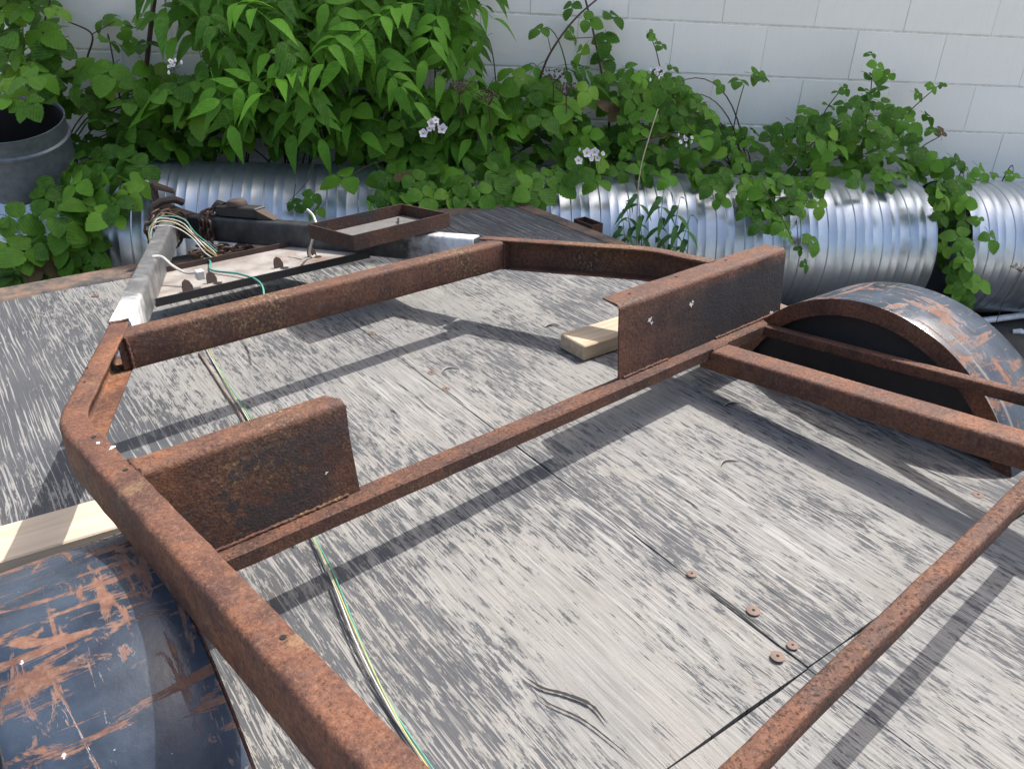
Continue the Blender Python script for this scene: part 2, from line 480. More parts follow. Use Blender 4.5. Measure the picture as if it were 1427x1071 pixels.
M_yell = plain('flower_centre', (.40, .42, .16), .7)
M_berry = plain('dark_bud', (.085, .028, .035), .5)


def ground_mat():
    t = NT('gravel_yard'); v = t.coord(); x = t.xyz(v)
    n = t.noise(v, 5, 6, .65); f = t.noise(v, 160, 4, .7); g = t.noise(v, 45, 5, .6)
    yard = t.mix(t.ramp(g, .35, .65), (.28, .265, .24), (.46, .445, .42))
    soil = t.mix(t.ramp(n, .35, .7), (.040, .036, .031), (.085, .078, .068))
    soil = t.mix(t.math('MULTIPLY', t.ramp(f, .6, .75), .5), soil, (.18, .17, .15))
    e = t.math('ADD', x[1], t.math('MULTIPLY', t.math('SUBTRACT', n, .5), .5))
    base = t.mix(t.ramp(e, .0, 1.0), yard, soil)
    e2 = t.n('MapRange', {'Value': e, 'From Min': 1.9, 'From Max': 2.3}).outputs[0]
    base = t.mix(e2, yard, soil)
    return t.bsdf(Base_Color=base, Roughness=.9, Normal=t.bump(f, .6, .006))
M_ground = ground_mat()
M_white = plain('white_plastic', (.78, .78, .77), .4)
M_wg = plain('wire_green', (.06, .27, .21), .4)
M_wy = plain('wire_yellow', (.36, .34, .13), .4)
M_ww = plain('wire_white', (.50, .49, .45), .45)
M_wb = plain('wire_brown', (.14, .085, .05), .45)
M_screw = plain('rusty_screw', (.13, .085, .065), .7)
M_crack = plain('open_check', (.022, .02, .018), .9)
M_worn = plain('torn_veneer', (.36, .345, .32), .9)

# ------------------------------------------------------------------ ground
g = MB()
nx = 24
xs = np.concatenate([np.linspace(-60, -4, 6), np.linspace(-3.5, 4.5, 40), np.linspace(5, 60, 6)])
ys = np.concatenate([np.linspace(-60, -1.5, 6), np.linspace(-1, 3.66, 28), np.linspace(6, 60, 5)])
vs = [(x, y, (random.uniform(-.012, .004) if -3.6 < x < 4.6 and -1.1 < y < 3.7 else 0)) for y in ys for x in xs]
fs = [(j * len(xs) + i, j * len(xs) + i + 1, (j + 1) * len(xs) + i + 1, (j + 1) * len(xs) + i) for j in range(len(ys) - 1) for i in range(len(xs) - 1)]
tag(g.add(vs, fs).build('ground', M_ground), kind='structure')

# ------------------------------------------------------------------ wall
WY = 3.6415
BW, BH = .4064, .2032
ZJ = CAMH - .163          # one bed joint, measured
XJ = 1.0770               # one head joint in the course under it
wall = thing('block_wall', 'off-white painted concrete block wall behind the ducts and brambles', 'wall', Matrix.Translation((0, WY, 0)))
DEP = .19
def block_mesh(w, name):
    m = MB(); g2 = .0006; gb = .0040
    m.bbox(-w / 2 + g2, w / 2 - g2, 0, DEP, gb, BH - gb, .0018)
    return m.mesh(name, M_block)
bme = block_mesh(BW, 'block')
rest = MB()
row0 = -6
for r in range(row0, 13):
    z0 = ZJ + r * BH
    if z0 + BH < -.05: continue
    off = 0 if (r % 2) else .5
    for c in range(-14, 16):
        xc = XJ + (c + off + .5) * BW
        vis = -3.0 < xc < 3.7 and r <= 1
        if vis:
            o = link('block', bme, wall, Matrix.Translation((xc, random.uniform(-.0012, .0012), z0)))
        else:
            rest.box(xc - BW / 2 + .0016, xc + BW / 2 - .0016, 0, DEP, z0 + .0042, z0 + BH - .0042)
o = rest.build('upper_blocks', M_block, wall); tag(o, kind='stuff')
MB().box(XJ - 14 * BW - .5, XJ + 16.5 * BW, .0040, DEP - .01, -.05, ZJ + 13 * BH).build('mortar', M_mortar, wall)

# ------------------------------------------------------------------ spiral ducts
DR, DY = .2895, 3.272
DZ = DR + .002
def duct_profile(x):
    # helical lock seam every 0.115 m with two lighter ribs between
    p = (x / .115) % 1.0
    h = 0.0
    for c, w, a in ((.08, .026, .0028), (.40, .024, .0012), (.70, .024, .0012)):
        d = min(abs(p - c), 1 - abs(p - c))
        if d < w: h = max(h, a * (1 - (d / w) ** 2))
    return h
def duct(x0, x1, name, label, collar=None):
    th = thing(name, label, 'duct', Matrix.Translation(((x0 + x1) / 2, DY, 0)), 'galvanised spiral ducts along the wall')
    L = x1 - x0; seg = 72; m = MB(); vs = []; fs = []
    st = [-L / 2]; per = .1150; k0 = math.floor(-L / 2 / per) - 1
    for kk in range(k0, k0 + int(L / per) + 4):
        for c_, w_ in ((.08, .026), (.40, .024), (.70, .024)):
            for q in (-1.0, -.55, 0, .55, 1.0):
                xx = (kk + c_ + q * w_) * per
                if -L / 2 < xx < L / 2: st.append(xx)
    st.append(L / 2); nx = len(st) - 1
    for layer in (0, 1):
        for i in range(nx + 1):
            x = st[i]
            for k in range(seg):
                a = 2 * math.pi * k / seg
                r = DR - .005 + duct_profile(x) if layer == 0 else DR - .009
                dent = .0010 * math.sin(x * 3.1 + 2 * math.cos(a * 2)) * math.sin(3 * a + x)
                vs.append((x, (r + dent) * math.cos(a), DZ + (r + dent) * math.sin(a)))
            if layer == 1 and 0 < i < nx: pass
    n1 = (nx + 1) * seg
    for i in range(nx):
        for k in range(seg):
            j = (k + 1) % seg
            fs.append((i * seg + k, i * seg + j, (i + 1) * seg + j, (i + 1) * seg + k))
    # inner skin only near the ends plus one coarse run
    for i in range(0, nx, 1):
        if i < 3 or i > nx - 4 or i % 1 == 0:
            for k in range(0, seg):
                j = (k + 1) % seg
                if i % 40 == 0:
                    i2 = min(i + 40, nx)
                    fs.append((n1 + i * seg + k, n1 + i2 * seg + k, n1 + i2 * seg + j, n1 + i * seg + j))
    for k in range(seg):
        j = (k + 1) % seg
        fs.append((k, n1 + k, n1 + j, j))
        fs.append((nx * seg + k, nx * seg + j, n1 + nx * seg + j, n1 + nx * seg + k))
    me = bpy.data.meshes.new('shell'); me.from_pydata(vs, [], fs); me.update(); me.materials.append(M_duct)
    me.polygons.foreach_set('use_smooth', [True] * len(me.polygons))
    me.set_sharp_from_angle(angle=math.radians(50))
    link('shell', me, th)
    return th
xr = at_y(1303, 300, DY - .2)[0]
xl2 = at_y(1352, 300, DY - .2)[0]
xlL = at_y(105, 300, DY - .2)[0]
duct(xlL + .07, xr, 'spiral_duct', 'long galvanised spiral duct running behind the trailer under the brambles')
duct(xl2, xl2 + 2.2, 'spiral_duct', 'galvanised spiral duct with its open end facing the bramble filled gap')
dl = duct(xlL - 1.6, xlL, 'spiral_duct', 'galvanised spiral duct carrying an upright round collar, under dense leaves')
# the upright collar (tap) on the left duct
cx = at_y(26, 240, DY - .15)[0] - (2 * xlL - 1.6) / 2
cm = MB(); CR = .172
prof = [(CR, DR - .14), (CR, DR + .06), (CR + .001, DR + .105), (CR + .009, DR + .110), (CR + .009, DR + .118), (CR + .001, DR + .123), (CR + .006, DR + .175), (CR + .007, DR + .182), (CR + .003, DR + .182), (CR - .004, DR + .15), (CR - .004, DR - .1)]
rings = []
for rr, zz in prof: rings.append([(rr * math.cos(2 * math.pi * k / 48), rr * math.sin(2 * math.pi * k / 48), zz) for k in range(48)])
cm.sweep(rings, True, False)
cm.build('collar', M_collar, dl, Matrix.Translation((cx, 0, DZ)) @ Matrix.Rotation(math.radians(17), 4, 'X'), True, 40)

MB().lathe([(CR - .006, .0), (CR - .006, .004), (.08, .012), (.002, .008)], 40).build('collar_shade_disc', M_fdark, dl, Matrix.Translation((cx, 0, DZ)) @ Matrix.Rotation(math.radians(17), 4, 'X') @ Matrix.Translation((0, 0, DR + .012)), True)  # dark disc added in the collar, its colour standing in for inner shade
MB().sweep([[((CR - .0048) * math.cos(2 * math.pi * k / 48), (CR - .0048) * math.sin(2 * math.pi * k / 48), zz) for k in range(48)] for zz in (DR + .0, DR + .172)], True, False).build('collar_shade_sleeve', M_fdark, dl, Matrix.Translation((cx, 0, DZ)) @ Matrix.Rotation(math.radians(17), 4, 'X'), True)  # near-black sleeve that paints shade onto the collar's inner wall
# ------------------------------------------------------------------ white strip on the ground and scraps
a = at_z(1366, 446, .03); b = at_z(1470, 432, .03)
d = (b - a); d[2] = 0; d /= np.linalg.norm(d); pz = np.array([-d[1], d[0], 0])
rings = []
for tt in (0, .9):
    c = a + d * tt
    prof2 = []
    for k in range(12):
        an = 2 * math.pi * k / 12
        prof2.append(c + pz * (.016 * math.cos(an)) + np.array([0, 0, .008 + .014 * math.sin(an) - .012]))
    rings.append(prof2)
mc = np.array(rings).reshape(-1, 3).mean(0); mc[2] = 0
o = MB().sweep([[p - mc for p in r] for r in rings]).build('plastic_pipe', M_white, None, Matrix.Translation(mc.tolist()), True, 40)
tag(o, 'white plastic pipe lying on the ground beside the duct end', 'pipe')
for i, (u, v, sz) in enumerate(((1419, 464, .035),)):
    p = at_z(u, v, 0.0); m = MB()
    rr = [.7 + .5 * random.random() for k in range(7)]
    m.sweep([[(sz * rr[k] * math.cos(k * .9), sz * .6 * rr[k] * math.sin(k * .9), h + .004 * (k % 2)) for k in range(7)] for h in (-.004, .004)])
    tag(m.build('litter_scrap', M_white, None, Matrix.Translation((p[0], p[1], .006))), 'crumpled pale scrap on the dark ground by the wheel arch', 'scrap')

# ------------------------------------------------------------------ flatbed trailer (deck frame)
XL, XR, YF, YS = -.158, 1.7397, 2.395, .4004
XC = .790
trailer = thing('flatbed_trailer', 'low flatbed trailer with a weathered grey plywood deck and black wheel arches', 'trailer', MD)
def sheet(x0, x1, y0, y1, dz):
    m = MB(); nxx, nyy = 14, 20; vs = []
    ex = [random.uniform(-.0022, .0022) for _ in range(nyy + 1)]
    for j in range(nyy + 1):
        for i in range(nxx + 1):
            x = x0 + (x1 - x0) * i / nxx; y = y0 + (y1 - y0) * j / nyy
            if i in (0, nxx): x += ex[j] * .6
            if j in (0, nyy): y += random.uniform(-.0016, .0016)
            vs.append((x, y, dz + .0015 * math.sin(x * 5 + y * 3) - .0015))
    n = len(vs); vs += [(p[0], p[1], -.018) for p in vs]
    fs = []; w = nxx + 1
    for j in range(nyy):
        for i in range(nxx):
            q = (j * w + i, j * w + i + 1, (j + 1) * w + i + 1, (j + 1) * w + i)
            fs.append(q); fs.append(tuple(n + k for k in reversed(q)))
    edge = [i for i in range(w)] + [j * w + nxx for j in range(1, nyy + 1)] + [nyy * w + i for i in range(nxx - 1, -1, -1)] + [j * w for j in range(nyy - 1, 0, -1)]
    for a_, b_ in zip(edge, edge[1:] + edge[:1]): fs.append((a_, n + a_, n + b_, b_))
    m.add(vs, fs)
    return m.build('plywood_sheet', M_deck, trailer, None, True, 30)
gp = .0016
s_fl = sheet(XL + gp, XC - .0007, YS + gp, YF - gp, 0)
s_fr = sheet(XC + .0007, XR - gp, YS + gp, YF - gp, .0012)
s_rl = sheet(XL + gp, XC - .0006, -1.0, YS - gp, -.001)
s_rr = sheet(XC + .0006, XR - gp, -1.0, YS - gp, 0)
def plank_rim(x0, x1, y0, y1, z1, name='edge_rail'):
    m = MB(); m.bbox(x0, x1, y0, y1, -.11, z1, .005); return m.build(name, M_rim, trailer)
plank_rim(XL - .058, XR + .062, YF + gp, YF + .10, .004)
plank_rim(XR + gp, XR + .060, -1.0, YF - .001, .003)
plank_rim(XL - .058, XL - gp, -1.0, YF - .001, .003)
# cross bearers below the deck and the stub of the axle
for y in (.0, .6, 1.2, 1.8):
    MB().box(XL + .01, XR - .01, y, y + .05, -.11, -.02).build('cross_bearer', M_black, trailer)
MB().tube([(XL - .12, .7857, -.2), (XR + .12, .7857, -.2)], .03, 10).build('axle', M_black, trailer)
# stake pocket on the right rail
m = MB(); x0, x1, y0, y1 = XR + .0615, XR + .112, 2.02, 2.115
for a_ in ((x0, x0 + .005, y0, y1), (x1 - .005, x1, y0, y1), (x0 + .005, x1 - .005, y0, y0 + .005), (x0 + .005, x1 - .005, y1 - .005, y1)):
    m.box(a_[0], a_[1], a_[2], a_[3], -.07, .012)
m.build('stake_pocket', M_tray, trailer)
# wheel arches
FCY, FCZ, FRR, FWD = .7857, -.1204, .3424, .188
def arch(xin, sgn):
    th0, th1 = math.radians(-4), math.radians(184); seg = 60
    f = bpy.data.objects.new('wheel_arch', None)
    m = MB(); rings = []
    for i in range(seg + 1):
        th = th0 + (th1 - th0) * i / seg; c, s_ = math.cos(th), math.sin(th)
        prof = [(0, FRR), (.004, FRR + .001), (FWD * .5, FRR + .0015), (FWD - .012, FRR + .000), (FWD - .002, FRR - .006), (FWD, FRR - .014), (FWD - .003, FRR - .014), (FWD - .006, FRR - .008), (.006, FRR - .004), (0, FRR - .004)]
        rings.append([(xin + sgn * a_, FCY + r_ * c, FCZ + r_ * s_) for a_, r_ in prof])
    m.sweep(rings)
    shell = m.build('wheel_arch', M_fender, trailer, None, True, 45)
    m = MB(); rings = []
    for i in range(seg + 1):
        th = th0 + (th1 - th0) * i / seg; c, s_ = math.cos(th), math.sin(th)
        rings.append([(xin + sgn * a_, FCY + r_ * c, FCZ + r_ * s_) for a_, r_ in ((-.0035, FRR + .0005), (-.0035, FRR - .034), (.001, FRR - .034), (.0015, FRR - .0045))])
    m.sweep(rings); m.build('lip', M_lower, shell, None, True, 40)
    m = MB(); pts = [(FCY + (FRR - .006) * math.cos(th0 + (th1 - th0) * i / 30), FCZ + (FRR - .006) * math.sin(th0 + (th1 - th0) * i / 30)) for i in range(31)]
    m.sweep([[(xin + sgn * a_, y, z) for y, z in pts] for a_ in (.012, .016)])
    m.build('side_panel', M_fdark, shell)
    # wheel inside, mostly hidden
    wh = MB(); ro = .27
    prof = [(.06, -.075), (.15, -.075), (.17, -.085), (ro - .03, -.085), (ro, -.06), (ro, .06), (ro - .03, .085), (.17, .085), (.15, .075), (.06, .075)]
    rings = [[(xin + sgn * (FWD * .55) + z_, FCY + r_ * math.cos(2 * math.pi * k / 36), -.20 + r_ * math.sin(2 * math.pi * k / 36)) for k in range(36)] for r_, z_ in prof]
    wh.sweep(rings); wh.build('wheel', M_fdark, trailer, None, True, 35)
    return shell
arch(1.4726, 1)
arch(.110, -1)


# screws with washers, plugs and torn veneer in the sheets
def disc(x, y, r, z, parent, name='screw'):
    m = MB(); prof = [(r, 0), (r, .0006), (r * .8, .0011), (r * .3, .0013), (.0004, .0013)]
    m.lathe(prof, 14, (x, y, z)); o = m.build(name, M_screw, parent, None, True, 30)
    MB().lathe([(r * .24, 0), (r * .24, .0017)], 6, (x, y, z)).build('screw_socket', M_hole, o)
for x, y, pr_ in ((.797, .617, 's_fr'), (.812, .511, 's_fr'), (.770, .435, 's_fl'), (.803, .436, 's_fr'), (.812, 1.412, 's_fr'), (.799, 1.331, 's_fr'), (.800, 1.676, 's_fr'), (1.366, .472, 's_fr'), (.60, 2.25, 's_fl'), (.30, 2.30, 's_fl'), (1.5, 2.2, 's_fr')):
    disc(x, y, random.uniform(.0075, .0105), .0012, globals()[pr_])
def crescent(x, y, ang, ln, wd, parent):
    # boat shaped repair plug: raised torn lip with a dark gap under it
    c, s_ = math.cos(ang), math.sin(ang)
    up, lo = [], []
    for i in range(15):
        t = i / 14; px = (t - .5) * ln; b = wd * (1 - (2 * t - 1) ** 2)
        up.append((x + c * px - s_ * b, y + s_ * px + c * b)); lo.append((x + c * px - s_ * (b - .0042 * (1 - (2 * t - 1) ** 2) - .0004), y + s_ * px + c * (b - .0042 * (1 - (2 * t - 1) ** 2) - .0004)))
    m = MB(); m.add([(p[0], p[1], .0022) for p in up] + [(p[0], p[1], .0018) for p in lo], [(i, i + 1, 16 + i, 15 + i) for i in range(14)])
    m.build('plug_gap', M_crack, parent)
    m = MB(); m.tube([(p[0] - s_ * .0018, p[1] + c * .0018, .0022) for p in up], [.0003 + .0011 * (1 - (2 * i / 14 - 1) ** 2) for i in range(15)], 5)
    m.build('torn_veneer', M_worn, parent)
for x, y, a_, ln, wd in ((.85, 1.394, -.2, .042, .018), (1.193, 1.461, -.3, .04, .012), (1.255, .931, -.25, .045, .012), (1.078, .785, -.2, .042, .014)):
    crescent(x, y, a_, ln, wd, s_fr)
def split(pts, parent, w=.0018):
    m = MB(); P = [np.array(p) for p in pts]; L, R_ = [], []
    Q = spline([(*p, 0) for p in P], 6)
    for i, p in enumerate(Q):
        t = Q[min(i + 1, len(Q) - 1)] - Q[max(i - 1, 0)]; t /= np.linalg.norm(t); nrm = np.array([-t[1], t[0], 0])
        k = w * math.sin(math.pi * (i + .3) / (len(Q))) * random.uniform(.6, 1.3)
        L.append(p + nrm * k + [0, 0, .0016]); R_.append(p - nrm * k + [0, 0, .0016])
    n = len(L); m.add(L + R_, [(i, i + 1, n + i + 1, n + i) for i in range(n - 1)])
    m.build('open_split', M_crack, parent)
# knot hole with torn ring near the front of the picture
kx, ky = .499, .531
split([(kx - .030, ky + .075), (kx - .022, ky + .045), (kx - .004, ky + .02), (kx + .012, ky - .012), (kx + .010, ky - .045)], s_fl, .0030)
split([(kx - .034, ky + .05), (kx - .03, ky + .02), (kx - .012, ky - .02), (kx - .004, ky - .06), (kx + .002, ky - .11)], s_fl, .0014)
for k in range(26):
    x = random.uniform(.2, 1.45); y = random.uniform(.43, 1.9); ln = random.uniform(.03, .11)
    split([(x, y), (x + random.uniform(-.003, .003), y + ln * .5), (x + random.uniform(-.004, .004), y + ln)], s_fl if x < XC - .02 else s_fr, random.uniform(.0006, .0013)) if abs(x - XC) > .03 else None
for (x, y, ln) in ((XC + .003, .46, .16), (XC + .003, 1.25, .09)):
    split([(x, y), (x + .002, y + ln * .5), (x, y + ln)], s_fr, .0018)

# ------------------------------------------------------------------ rusty trailer frame (frame coordinates)
frame = thing('rusty_trailer_frame', 'bare rusty steel trailer frame with an A-shaped hitch lying on the plywood deck', 'trailer frame', MF)
W = .8988
def rounded_c(w, h, t=.0042, r=.009):
    """C channel outline in (a: from web towards flange tips, b: up, 0 = top)."""
    o = []
    for i in range(6):
        an = math.pi / 2 * i / 5
        o.append((r - r * math.cos(an), -r + r * math.sin(an)))           # top outer corner, from web face up
    o.append((w - .0015, 0)); o.append((w, -.0015)); o.append((w, -t))
    for i in range(4):
        an = math.pi / 2 * i / 3
        o.append((r - (r - t) * math.sin(an), -r + (r - t) * math.cos(an)))
    for i in range(4):
        an = math.pi / 2 * i / 3
        o.append((r - (r - t) * math.cos(an), -h + r - (r - t) * math.sin(an)))
    o.append((w, -h + t)); o.append((w, -h + .0015)); o.append((w - .0015, -h))
    for i in range(6):
        an = math.pi / 2 * i / 5
        o.append((r - r * math.sin(an), -h + r - r * math.cos(an)))
    return o
def sweep_path(m, path, side, prof, jit=.0006):
    """path: (u,v,w) polyline of the web face top edge; side: +1 flanges to the right of travel."""
    P = [np.array(p, float) for p in path]; rings = []
    for i, p in enumerate(P):
        t = P[min(i + 1, len(P) - 1)] - P[max(i - 1, 0)]; t[2] = 0; t /= np.linalg.norm(t)
        a_ = np.array([t[1], -t[0], 0]) * side
        if 0 < i < len(P) - 1:
            t1 = P[i] - P[i - 1]; t1[2] = 0; t1 /= np.linalg.norm(t1); a_ = a_ / max(.6, abs(t1 @ t))
        j = random.uniform(-jit, jit)
        rings.append([p + a_ * (q[0] + j) + np.array([0, 0, q[1] + random.uniform(-jit, jit) * .5]) for q in prof])
    m.sweep(rings)
    return m
def dens(path, step=.03):
    out = []
    for a_, b_ in zip(path[:-1], path[1:]):
        a_, b_ = np.array(a_, float), np.array(b_, float); n = max(1, int(np.linalg.norm(b_ - a_) / step))
        out += [a_ + (b_ - a_) * k / n for k in range(n)]
    out.append(np.array(path[-1], float)); return out
SL = .490      # slope of the hitch arms
def arm_u(v): return -.0435 + SL * v     # outer edge line of the left arm
prof_r = rounded_c(.0376, .0742)
vb = (-.1955 + .0435) / SL               # where the arm line meets the side rail
def corner():
    pts = []
    a0 = np.array([arm_u(vb + .05), vb + .05, 0]); a1 = np.array([-.1955, vb, 0]); a2 = np.array([-.1955, vb - .05, 0])
    for i in range(9):
        t = i / 8; pts.append((1 - t) ** 2 * a0 + 2 * (1 - t) * t * a1 + t * t * a2)
    return pts
left = [(arm_u(.0775), .0775, 0)] + corner()
mir = lambda P: [(W - p[0], p[1], p[2]) for p in P]
VX, WL = -.5408, -.1495
m = MB(); sweep_path(m, dens(left + [(-.1955, -2.3, 0)]), -1, prof_r)
rail_l = m.build('side_rail', M_rail, frame, None, True, 40); rail_l['label'] = 'long left side rail, orange rust with a bolt hole'
m = MB(); sweep_path(m, dens(mir(left) + [(W + .1955, -.487, 0)]), 1, prof_r)
rail_r = m.build('side_rail', M_front, frame, None, True, 40); rail_r['label'] = 'short bent rail, dark rust'
# hitch arms, black paint with white primer at the weld
prof_a = rounded_c(.0376, .0725)
VT = .078
L0, R0 = arm_u(VT), W - arm_u(VT)
SLl, SLr = .475, .428
AW = .0376
def out_l(v): return L0 + SLl * (v - VT)
def in_u(v): return out_l(v) + AW * math.sqrt(1 + SLl * SLl)
def out_r(v): return R0 - SLr * (v - VT)
def in_r(v): return out_r(v) - AW * math.sqrt(1 + SLr * SLr)
for sg, pth in ((-1, [(in_u(VT), VT, -.0006), (in_u(1.02), 1.02, -.0006)]), (1, [(in_r(VT), VT, -.0006), (in_r(.99), .99, -.0006)])):
    m = MB(); sweep_path(m, dens(pth, .04), sg, prof_a, .0003); m.build('hitch_arm', M_arm_l if sg < 0 else M_arm, frame, None, True, 40)
# front cross member: web faces the rear
m = MB(); sweep_path(m, dens([(-.014, 0, -.0025), (W + .014, 0, -.0025)]), -1, rounded_c(.040, .0705, .0042, .010))
m.build('front_crossmember', M_front, frame, None, True, 40)
# risers: deep channels standing on the cross angle
def riser(u0, u1, flange, mat, lab, tear):
    m = MB(); pr_ = rounded_c(flange, -WL - .0005, .0042, .011)
    pr_ = [q for q in pr_ if not (q[1] < WL + .03 and q[0] > .006)] if False else pr_
    # top flange and web only; the foot is the cross angle
    o = []
    for i in range(7):
        an = math.pi / 2 * i / 6; o.append((.011 - .011 * math.cos(an), -.011 + .011 * math.sin(an)))
    o += [(flange - .001, 0), (flange, -.002), (flange, -.004)]
    for i in range(5):
        an = math.pi / 2 * i / 4; o.append((.011 - .007 * math.sin(an), -.011 + .007 * math.cos(an)))
    o += [(.0045, -.06), (.0045, WL), (0, WL), (0, -.06)]
    n = int((u1 - u0) / .02) + 1; rings = []
    for i in range(n + 1):
        u = u0 + (u1 - u0) * i / n; ring = []
        for q in o:
            du = 0.0
            e = None
            if tear == 'l' and i == 0:
                du = .014 * (q[0] / flange) + random.uniform(-.004, .004) * (q[0] > .012) + random.uniform(-.0015, .0015)
                if q[1] < WL + .035: du -= .006 * (q[1] > WL + .012)
            if tear == 'r' and i == n:
                du = -.012 * (q[0] / flange) + random.uniform(-.0015, .0015) + (.004 if q[1] < WL + .03 else 0)
            ring.append((u + du, VX + q[0] + random.uniform(-.0005, .0005), q[1] - .0012 + random.uniform(-.0004, .0004)))
        rings.append(ring)
    m.sweep(rings)
    o_ = m.build('riser_channel', mat, frame, None, True, 40); o_['label'] = lab
    return o_
ris_l = riser(-.155, .1298, .041, M_riser, 'rust mottled riser plate welded to the long side rail', 'r')
ris_r = riser(.7124, 1.2722, .059, M_risero, 'riser plate with old black paint and a torn corner', 'l')
# cross angle: flat flange plus downward leg at its rear edge
def lsec(u0, u1, v_front, v_rear, top, h, name, mat, t=.0042, jag=.0008):
    m = MB(); n = int((u1 - u0) / .025) + 1; rings = []
    for i in range(n + 1):
        u = u0 + (u1 - u0) * i / n; j = lambda: random.uniform(-jag, jag)
        rings.append([(u, v_front + j(), top), (u, v_rear + .003, top + j() * .3), (u, v_rear, top - .003), (u, v_rear + j(), top - h), (u, v_rear + t, top - h), (u, v_rear + t, top - t), (u, v_front, top - t)])
    m.sweep(rings); return m.build(name, mat, frame, None, True, 30)
lsec(-.152, 1.285, VX + .010, VX - .0268, WL - .0013, .0242, 'cross_angle', M_bar)
# thin pack under the riser foot
# lower rail and outer angle on the right, rear cross bar
def tube_rect(p0, p1, w, h, name, mat, along='v', rad=.006):
    """p0,p1: top near edge; w to +perp, h down."""
    m = MB(); P = dens([p0, p1], .05); o = []
    for cx_, cz_, a0 in ((rad, -rad, 180), (w - rad, -rad, 90), (w - rad, -h + rad, 0), (rad, -h + rad, -90)):
        for i in range(4):
            an = math.radians(a0 - 30 * i); o.append((cx_ + rad * math.cos(an), cz_ + rad * math.sin(an)))
    rings = []
    for p in P:
        j = random.uniform(-.0006, .0006)
        if along == 'v': rings.append([(p[0] + q[0] + j, p[1], p[2] + q[1] + random.uniform(-.0003, .0003)) for q in o])
        else: rings.append([(p[0], p[1] + q[0] + j, p[2] + q[1] + random.uniform(-.0003, .0003)) for q in o])
    m.sweep(rings); return m.build(name, mat, frame, None, True, 40)
tube_rect((.9672, VX - .002, WL - .0058), (.9672, -2.2, WL - .004), .063, .0459, 'lower_rail', M_lower, 'v', .009)
def towards_cam(p, k):
    c = FR.T @ (np.array([0, 0, S]) - np.array([.2248, 1.4815, .2214]))
    return tuple(c + (np.array(p) - c) * k)
def bar_path(path, w, h, name, mat, rad):
    m = MB(); o = []
    for cx_, cz_, a0 in ((rad, -rad, 180), (w - rad, -rad, 90), (w - rad, -h + rad, 0), (rad, -h + rad, -90)):
        for i in range(4):
            an = math.radians(a0 - 30 * i); o.append((cx_ + rad * math.cos(an), cz_ + rad * math.sin(an)))
    m.sweep([[(p[0] + q[0], p[1], p[2] + q[1]) for q in o] for p in dens(path, .05)]); return m.build(name, mat, frame, None, True, 40)
bar_path([(1.171, VX - .006, WL - .0058), towards_cam((1.171, -1.25, WL - .004), .925), towards_cam((1.171, -2.0, WL - .004), .90)], .0250, .0232, 'outer_bar', M_bar, .004)
tube_rect((-.150, -1.2255, WL - .001), (1.26, -1.2255, WL + .0005), .0250, .0255, 'cross_bar', M_bar, 'u', .004)
# tray on the right hitch arm
tu0, tu1, tv0, tv1, tz0, tz1 = .590, .886, .196, .398, .003, .040
m = MB(); t_ = .0035
m.box(tu0, tu1, tv0, tv1, tz0, tz0 + t_)
m.box(tu0, tu1, tv0, tv0 + t_, tz0 + t_, tz1); m.box(tu0, tu1, tv1 - t_, tv1, tz0 + t_, tz1)
m.box(tu0, tu0 + t_, tv0 + t_, tv1 - t_, tz0 + t_, tz1 - .001); m.box(tu1 - t_, tu1, tv0 + t_, tv1 - t_, tz0 + t_, tz1 - .001)
tray = m.build('tray', M_tray, frame, Matrix.Translation((.738, .297, 0)) @ Matrix.Rotation(.04, 4, 'Z') @ Matrix.Rotation(-.012, 4, 'Y') @ Matrix.Translation((-.738, -.297, 0)))
m = MB(); m.bbox(tu0 + .006, tu1 - .006, tv0 + .006, tv1 - .006, tz0 + t_ + .0005, tz0 + t_ + .003, .001); m.build('tray_floor', M_tfloor, tray)
m = MB(); m.tube([(.66, .285, .0105), (.74, .292, .010), (.80, .305, .011), (.83, .345, .016)], .003, 5); m.build('stray_rod', M_black, tray)
# plate between the arms with pierced tabs
pz_ = -.066; v0_, v1_ = .372, .612
m = MB(); m.add([(in_u(v0_) - .004, v0_, pz_), (in_r(v0_) + .004, v0_, pz_), (in_r(v1_) + .004, v1_, pz_), (in_u(v1_) - .004, v1_, pz_)] + [(in_u(v0_) - .004, v0_, pz_ - .004), (in_r(v0_) + .004, v0_, pz_ - .004), (in_r(v1_) + .004, v1_, pz_ - .004), (in_u(v1_) - .004, v1_, pz_ - .004)],
      [(0, 1, 2, 3), (7, 6, 5, 4), (0, 4, 5, 1), (1, 5, 6, 2), (2, 6, 7, 3), (3, 7, 4, 0)])
tplate = m.build('hitch_plate', M_plate, frame)
m = MB(); m.box(in_u(v0_) - .003, in_r(v0_) + .003, v0_ - .0045, v0_ - .0005, pz_ - .010, pz_ + .009); m.build('plate_lip', M_black, tplate)
m = MB(); m.box(in_u(v1_) - .003, in_r(v1_) + .003, v1_ + .0005, v1_ + .0045, pz_ - .012, pz_ + .014); m.build('plate_lip', M_grease, tplate)
for (u, v) in ((.331, .425), (.508, .427), (.622, .462), (.262, .40)):
    m = MB(); o = [(-.012, 0), (.012, 0), (.013, .010), (.008, .022), (0, .027), (-.008, .022), (-.012, .010)]
    m.sweep([[(u + q[0], v + y_ + q[1] * .25, pz_ + .0006 + q[1]) for q in o] for y_ in (0, .004)])
    m.build('bent_tab', M_grease, tplate)
    MB().lathe([(.011, 0), (.011, .0008)], 12, (u + .008, v - .012, pz_ + .0002)).build('pierced_hole', M_hole, tplate)
